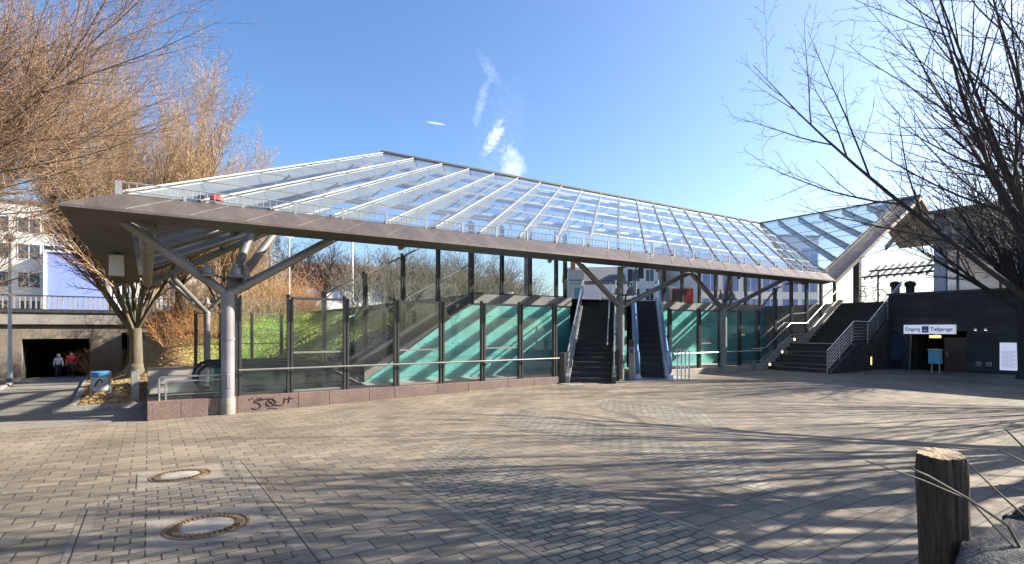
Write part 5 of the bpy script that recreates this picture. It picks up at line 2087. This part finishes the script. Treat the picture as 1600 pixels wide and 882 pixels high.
# ------------------------------------------------------------------ houses
def house(name, label, loc, rotz, w, d, h, wall, wins, roof=None, flat=None, wmat='window', frame='white_paint', chimney=None):
    """front faces local -y; wins: list of (x0, x1, z0, z1)"""
    t = thing(name, label, 'building', loc, rotz)
    mb = MB()
    mb.box(0, w, 0, d, -.3, h)
    mb.build('wall', mt[wall], t)
    for (x0, x1, z0, z1) in wins:
        mb = MB()
        mb.box(x0 - .06, x1 + .06, -.05, 0.02, z0 - .06, z0).box(x0 - .06, x1 + .06, -.05, .02, z1, z1 + .06)
        mb.box(x0 - .06, x0, -.05, .02, z0, z1).box(x1, x1 + .06, -.05, .02, z0, z1)
        mb.box((x0 + x1) / 2 - .03, (x0 + x1) / 2 + .03, -.04, .02, z0, z1)
        f_ = mb.build('window', mt[frame], t)
        mb = MB()
        mb.box(x0, x1, -.015, .01, z0, z1)
        mb.build('pane', mt[wmat], f_)
    if roof:
        rh, ov, rm = roof
        mb = MB()
        mb.prism([(-ov, -ov, h - .02), (-ov, d + ov, h - .02), (-ov, d / 2, h + rh)], (w + 2 * ov, 0, 0))
        ro = mb.build('roof', mt[rm], t)
        if chimney:
            for cx in chimney:
                m2 = MB()
                m2.box(cx - .35, cx + .35, d / 2 - 1.4, d / 2 - .7, h + rh * .4, h + rh + .7)
                m2.build('chimney', mt['redbrick'], ro)
    else:
        mb = MB()
        mb.box(-.15, w + .15, -.15, d + .15, h, h + .25)
        mb.build('roof', mt['slate'], t)
    return t


def win_grid(xs, zs, w, h):
    return [(x, x + w, z, z + h) for x in xs for z in zs]


S = ROAD
house('apartment_block', 'white apartment block with blue panels and dark windows beyond the bridge railing', E(-30, 60, S), TH, 27.5, 12, 12, 'white',
      win_grid([14.2, 16.6, 19, 21], [.5, 3.4, 6.3, 9.0], 1.7, 1.5))
bp = thing('blue_stair_tower', 'plain blue panelled stair tower at the right end of the apartment block', 'building', E(-8.6, 58.6, S), TH)
mb = MB()
mb.box(0, 5.2, 0, 3, -.3, 7.0)
mb.build('wall', mt['bluewall'], bp)
mb = MB()
mb.box(-.15, 5.35, -.15, 3.1, 7.0, 7.2)
mb.build('roof', mt['white_paint'], bp)
mb = MB()
mb.box(-.25, 0, -.12, 3, -.3, 7.0)
mb.build('corner_strip', mt['white_paint'], bp)
house('white_house', 'pale rendered house with many small windows right of the blue stair tower', E(-1.5, 62, S), TH, 13, 10, 7.5, 'white', win_grid([.8, 3, 5.2, 7.4, 9.6], [.5, 3, 5.5], 1.2, 1.4), (2.5, .4, 'slate'))
house('tiled_house', 'white house with blue windows under a brown tiled roof behind the bare trees', E(16.5, 58, S), TH, 13, 10, 4.9, 'white', win_grid([1, 3.6, 6.2, 8.8, 11], [.4, 2.8], 1.5, 1.4), (3.4, .5, 'tile'), wmat='windowblue')
house('white_block', 'long white block with blue windows behind the raking glass screen', E(31.5, 60, S), TH, 21, 10, 5.8, 'white', win_grid([1, 4, 7, 10, 13, 16, 18.5], [.5, 3.2], 1.7, 1.5), (2.2, .4, 'slate'), wmat='windowblue', chimney=(4, 12))
wh = house('white_house', 'plain white house wall with one blue framed window above the dark stairs', (7.6, 62, S), R(-8), 5.6, 9, 4.2, 'white', [(1.6, 3.4, .2, 2.4)], None, wmat='signface', frame='signblue')
house('slate_roofed_house', 'grey slate roofed house with an orange brick chimney stack above the stairs', (7.2, 74, S), R(-8), 8.2, 9, 5.6, 'white', [(4.5, 5.7, 3, 4.4)], (2.4, .4, 'slate'), chimney=(1.0,))
house('tower_house', 'narrow tall house with stacked dark windows right of the column over the stairs', (14.2, 66, S), R(-8), 3.4, 9, 7.5, 'white', win_grid([.35, 2.0], [.4, 2.6, 4.9], .9, 1.4), None)
house('glazed_office', 'long glazed office front with dark blue panes behind the right terrace glass', (20.5, 60, S), R(8), 14.6, 12, 9.5, 'white', win_grid([.5 + 2.4 * i for i in range(6)], [.4, 3.3, 6.2], 1.9, 2.1), None, wmat='windowblue')

# ------------------------------------------------------------------ foreground: manholes, post, stone edging, twigs


def manhole(label, x, y, r):
    t = thing('manhole_cover', label, 'manhole cover', (x, y, gz(x, y) + .004), TH, 'manhole covers on the plaza')
    gx, gy = (gz(x + .2, y) - gz(x - .2, y)) / .4, (gz(x, y + .2) - gz(x, y - .2)) / .4
    qn = Vector((0, 0, 1)).rotation_difference(Vector((-gx, -gy, 1)).normalized())
    t.rotation_euler = (qn.to_matrix() @ Matrix.Rotation(TH, 3, 'Z')).to_euler()
    mb = MB()
    mb.box(-r * 1.32, r * 1.32, -r * 1.32, r * 1.32, -.05, .003)
    mb.build('slab_surround', mt['slab_pale'], t)
    mb = MB()
    mb.lathe([(r, -.02), (r, .010), (r * .93, .011), (r * .925, .004), (r * .87, .004), (r * .865, .011), (r * .64, .012), (r * .63, -.02)], (0, 0, 0), 48, cap=False)
    ring = mb.build('frame_ring', mt['iron'], t, smooth=True)
    mb = MB()
    for i in range(36):
        an = 2 * math.pi * i / 36
        c, s_ = math.cos(an), math.sin(an)
        mb.beam((r * .68 * c, r * .68 * s_, .016), (r * .83 * c, r * .83 * s_, .016), r * .07, .012)
    mb.build('studs', mt['iron'], ring)
    mb = MB()
    mb.lathe([(r * .625, -.02), (r * .625, .009), (r * .3, .014), (.004, .015)], (0, 0, 0), 40)
    mb.build('concrete_fill', mt['cover_concrete'], t, smooth=True)
    return t


manhole('round cast iron manhole cover with a white concrete centre nearest the camera', -2.72, 4.86, .345)
manhole('round cast iron manhole cover with a pinkish concrete centre farther from the camera', -4.08, 6.70, .335)

po = thing('wooden_post', 'thick sawn wooden post with shade painted into its dark wood at the stone edging', 'post', (1.63, 2.05, .2), 0)
mb = MB()
n = 56
rg = random.Random(4)
from mathutils import noise as mn
zs = [0, .15, .3, .42, .55, .66, .76, .85, .92, .97, 1.005, 1.03]
V_ = []
for zi, z in enumerate(zs):
    for k_ in range(n):
        an = 2 * math.pi * k_ / n
        q = Vector((math.cos(an) * 2.2, math.sin(an) * 2.2, z * .7))
        crack = max(0.0, mn.noise(Vector((math.cos(an) * 5, math.sin(an) * 5, z * .5 + 3))) - .22) * .022
        rr = .080 * (1 + .10 * mn.noise(q)) + .004 * mn.noise(Vector((math.cos(an) * 7, math.sin(an) * 7, z * 5))) - crack
        if z > 1.0:
            rr -= .004 * (z - 1.0) / .03 + .003 * rg.random()
        V_.append((rr * math.cos(an) - .03 * (z - .5), rr * math.sin(an), z + (.007 * math.cos(an - 1.2) + .004 * rg.random() if zi == len(zs) - 1 else 0)))
F_ = []
for i in range(len(zs) - 1):
    for k_ in range(n):
        k2 = (k_ + 1) % n
        F_.append((i * n + k_, i * n + k2, (i + 1) * n + k2, (i + 1) * n + k_))
mb.add(V_, F_)
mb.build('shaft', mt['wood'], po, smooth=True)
mb = MB()
mb.add([V_[(len(zs) - 1) * n + k_] for k_ in range(n)] + [(-.016, 0, 1.032)], [(k_, (k_ + 1) % n, n) for k_ in range(n)])
mb.build('sawn_top', mt['endgrain'], po)


def rough_block(name, label, corners, zt, seed, zb=.2):
    """rough stone with a given top outline (list of x, y) and per corner top heights"""
    import bmesh
    bm = bmesh.new()
    vb = [bm.verts.new((x, y, zb)) for x, y in corners]
    vt = [bm.verts.new((x, y, z)) for (x, y), z in zip(corners, zt)]
    n = len(corners)
    bm.faces.new(vb[::-1])
    bm.faces.new(vt)
    for i in range(n):
        j = (i + 1) % n
        bm.faces.new((vb[i], vb[j], vt[j], vt[i]))
    bmesh.ops.bevel(bm, geom=list(bm.edges), offset=.03, segments=2, affect='EDGES')
    bmesh.ops.triangulate(bm, faces=list(bm.faces))
    bmesh.ops.subdivide_edges(bm, edges=list(bm.edges), cuts=6, use_grid_fill=True)
    from mathutils import noise as mn
    for v in bm.verts:
        q = mn.noise(v.co * 9 + Vector((seed, 0, 0))) * .010 + mn.noise(v.co * 24) * .012 + mn.noise(v.co * 70) * .0025
        v.co += Vector((.4 * q, .4 * q, q))
    me = bpy.data.meshes.new(name)
    bm.to_mesh(me)
    bm.free()
    o = link(name, me, mt['roughstone'], None, smooth='all')
    return tag(o, label, 'stone block')


rough_block('stone_block', 'rough grey granite block in front of the wooden post', [(1.36, 1.74), (1.80, 1.30), (2.6, 1.9), (1.98, 2.22), (1.62, 1.96)], [.88, .86, .92, .945, .935], 1)
rough_block('stone_block', 'rough grey granite block behind the joint at the right frame edge', [(2.02, 2.26), (2.65, 1.96), (3.0, 2.1), (2.36, 2.42)], [.945, .93, .98, 1.0], 5)
rough_block('stone_block', 'dark lower granite footing in the shade under the wooden post', [(1.30, 1.62), (1.7, 1.2), (1.9, 1.6), (1.6, 2.0), (1.45, 2.0)], [.62, .62, .66, .66, .62], 9)

bt = thing('bare_shrub', 'few long bare twigs sticking up over the granite blocks beside the wooden post', 'shrub', (1.95, 2.1, .9))


def P3(u, v, Y):
    return Vector(((u - 800) / 850 * Y - 1.95, Y - 2.1, 1.7 - (v - 515) / 850 * Y - .9))


for tw_, rr in (([(1575, 822, 1.9), (1510, 778, 1.86), (1450, 744, 1.82), (1420, 731, 1.8)], .0042), ([(1515, 782, 1.87), (1440, 750, 1.84), (1352, 720, 1.8)], .0026),
                ([(1600, 806, 2.2), (1560, 770, 2.2), (1504, 716, 2.15)], .004), ([(1640, 742, 2.3), (1600, 699, 2.3), (1571, 671, 2.3)], .005),
                ([(1640, 742, 2.5), (1600, 722, 2.5), (1558, 702, 2.5)], .004), ([(1640, 775, 2.8), (1560, 757, 2.8)], .003)):
    mb = MB()
    first = P3(*tw_[0])
    root = Vector((1.86, 1.96, .86)) if tw_[0][2] < 2 else (Vector((2.16, 2.2, .84)) if tw_[0][2] < 2.25 else Vector((2.75, 2.6, .2)))
    mb.tube([root - Vector((1.95, 2.1, .9))] + [P3(*q) for q in tw_], [rr * 1.4, rr * 1.2] + [rr] * (len(tw_) - 2) + [rr * .6], 6)
    mb.build('twig', mt['twig_grey'], bt, smooth='all')

# ------------------------------------------------------------------ light, sky, camera
SUN_AZ, SUN_EL = R(79), R(30)
sd = Vector((math.cos(SUN_EL) * math.sin(SUN_AZ), math.cos(SUN_EL) * math.cos(SUN_AZ), math.sin(SUN_EL)))
li_ = bpy.data.lights.new('sun', 'SUN')
li_.energy = 5.0
li_.angle = R(0.5)
li_.color = (1.0, 0.93, 0.82)
lo = bpy.data.objects.new('sun', li_)
COL.objects.link(lo)
lo.rotation_euler = (-sd).to_track_quat('-Z', 'Y').to_euler()
lo.location = (30, 10, 30)

wd = bpy.data.worlds.new('World')
SC.world = wd
wd.use_nodes = True
nt = wd.node_tree
nt.nodes.clear()
out = nt.nodes.new('ShaderNodeOutputWorld')
bg = nt.nodes.new('ShaderNodeBackground')
sky = nt.nodes.new('ShaderNodeTexSky')
sky.sky_type = 'NISHITA'
sky.sun_disc = False
sky.sun_elevation = SUN_EL
sky.sun_rotation = SUN_AZ
sky.air_density = 1.0
sky.dust_density = 2.8
sky.ozone_density = 3.0
sky.altitude = 500
bg.inputs[1].default_value = 0.086
# thin wisps of cirrus and a short contrail, placed by direction
tc = nt.nodes.new('ShaderNodeTexCoord')
sp_ = nt.nodes.new('ShaderNodeSeparateXYZ')
nt.links.new(tc.outputs['Generated'], sp_.inputs[0])


def mth(op, a, b=None):
    n = nt.nodes.new('ShaderNodeMath')
    n.operation = op
    for i, x in enumerate((a, b)):
        if x is None:
            continue
        if isinstance(x, (int, float)):
            n.inputs[i].default_value = x
        else:
            nt.links.new(x, n.inputs[i])
    return n.outputs[0]


yy = mth('MAXIMUM', sp_.outputs[1], 0.05)
uu = mth('DIVIDE', sp_.outputs[0], yy)
vv = mth('DIVIDE', sp_.outputs[2], yy)
cb = nt.nodes.new('ShaderNodeCombineXYZ')
nt.links.new(uu, cb.inputs[0])
nt.links.new(vv, cb.inputs[1])
nz = nt.nodes.new('ShaderNodeTexNoise')
nz.inputs['Scale'].default_value = 52
nz.inputs['Detail'].default_value = 8
nz.inputs['Roughness'].default_value = .6
nz.inputs['Distortion'].default_value = 1.4
nt.links.new(cb.outputs[0], nz.inputs['Vector'])
total = None
for (cx, cy, ang, sx_, sy_, amp, nzw) in ((773, 214, 62, .040, .013, .95, 1.5), (802, 262, 105, .050, .026, .75, 1.3), (785, 225, 80, .13, .05, .07, 2.0), (752, 160, 75, .05, .010, .28, 1.6), (765, 110, 120, .05, .012, .18, 1.6), (681, 193, -9, .021, .0019, 1.5, .2)):
    c0, s0 = (cx - 800) / 850, (515 - cy) / 850
    ca, sa = math.cos(R(ang)), math.sin(R(ang))
    du, dv = mth('SUBTRACT', uu, c0), mth('SUBTRACT', vv, s0)
    p1 = mth('DIVIDE', mth('ADD', mth('MULTIPLY', du, ca), mth('MULTIPLY', dv, sa)), sx_)
    p2 = mth('DIVIDE', mth('SUBTRACT', mth('MULTIPLY', dv, ca), mth('MULTIPLY', du, sa)), sy_)
    r2 = mth('ADD', mth('MULTIPLY', p1, p1), mth('MULTIPLY', p2, p2))
    m_ = mth('SUBTRACT', 1.0, r2)
    m_ = mth('ADD', m_, mth('MULTIPLY', mth('SUBTRACT', nz.outputs[0], .5), nzw * 2))
    m_ = mth('MULTIPLY', mth('MAXIMUM', m_, 0.0), amp * .5)
    # fade well outside the wisp
    m_ = mth('MULTIPLY', m_, mth('MAXIMUM', 0.0, mth('SUBTRACT', 1.0, mth('MULTIPLY', r2, .33))))
    total = m_ if total is None else mth('ADD', total, m_)
total = mth('MINIMUM', total, .85)
mx = nt.nodes.new('ShaderNodeMix')
mx.data_type = 'RGBA'
nt.links.new(total, mx.inputs[0])
hs = nt.nodes.new('ShaderNodeHueSaturation')
hs.inputs['Saturation'].default_value = 1.16
hs.inputs['Hue'].default_value = 0.503
nt.links.new(sky.outputs[0], hs.inputs['Color'])
nt.links.new(hs.outputs[0], mx.inputs[6])
mx.inputs[7].default_value = (6.0, 6.3, 6.7, 1)
nt.links.new(mx.outputs[2], bg.inputs[0])
nt.links.new(bg.outputs[0], out.inputs[0])

cam = bpy.data.cameras.new('camera')
cam.sensor_fit = 'HORIZONTAL'
cam.sensor_width = 36
cam.lens = 36 * 850 / 1600
cam.shift_y = (515 - 441) / 1600
cam.clip_end = 5000
cam.clip_start = .05
co = bpy.data.objects.new('camera', cam)
COL.objects.link(co)
co.location = (0, 0, 1.7)
co.rotation_euler = (R(90), 0, 0)
SC.camera = co

SC.view_settings.view_transform = 'Standard'
SC.view_settings.look = 'None'
SC.view_settings.exposure = 1.7
SC.view_settings.gamma = 1.0
SC.render.engine = 'CYCLES'
cy = SC.cycles
cy.use_denoising = True
cy.max_bounces = 7
cy.transparent_max_bounces = 24
cy.diffuse_bounces = 3
cy.glossy_bounces = 3
cy.transmission_bounces = 3
cy.caustics_reflective = False
cy.caustics_refractive = False
print('objects', len(SC.objects), 'faces', sum(len(o.data.polygons) for o in SC.objects if o.type == 'MESH'), 'time', _t.time() - T0)
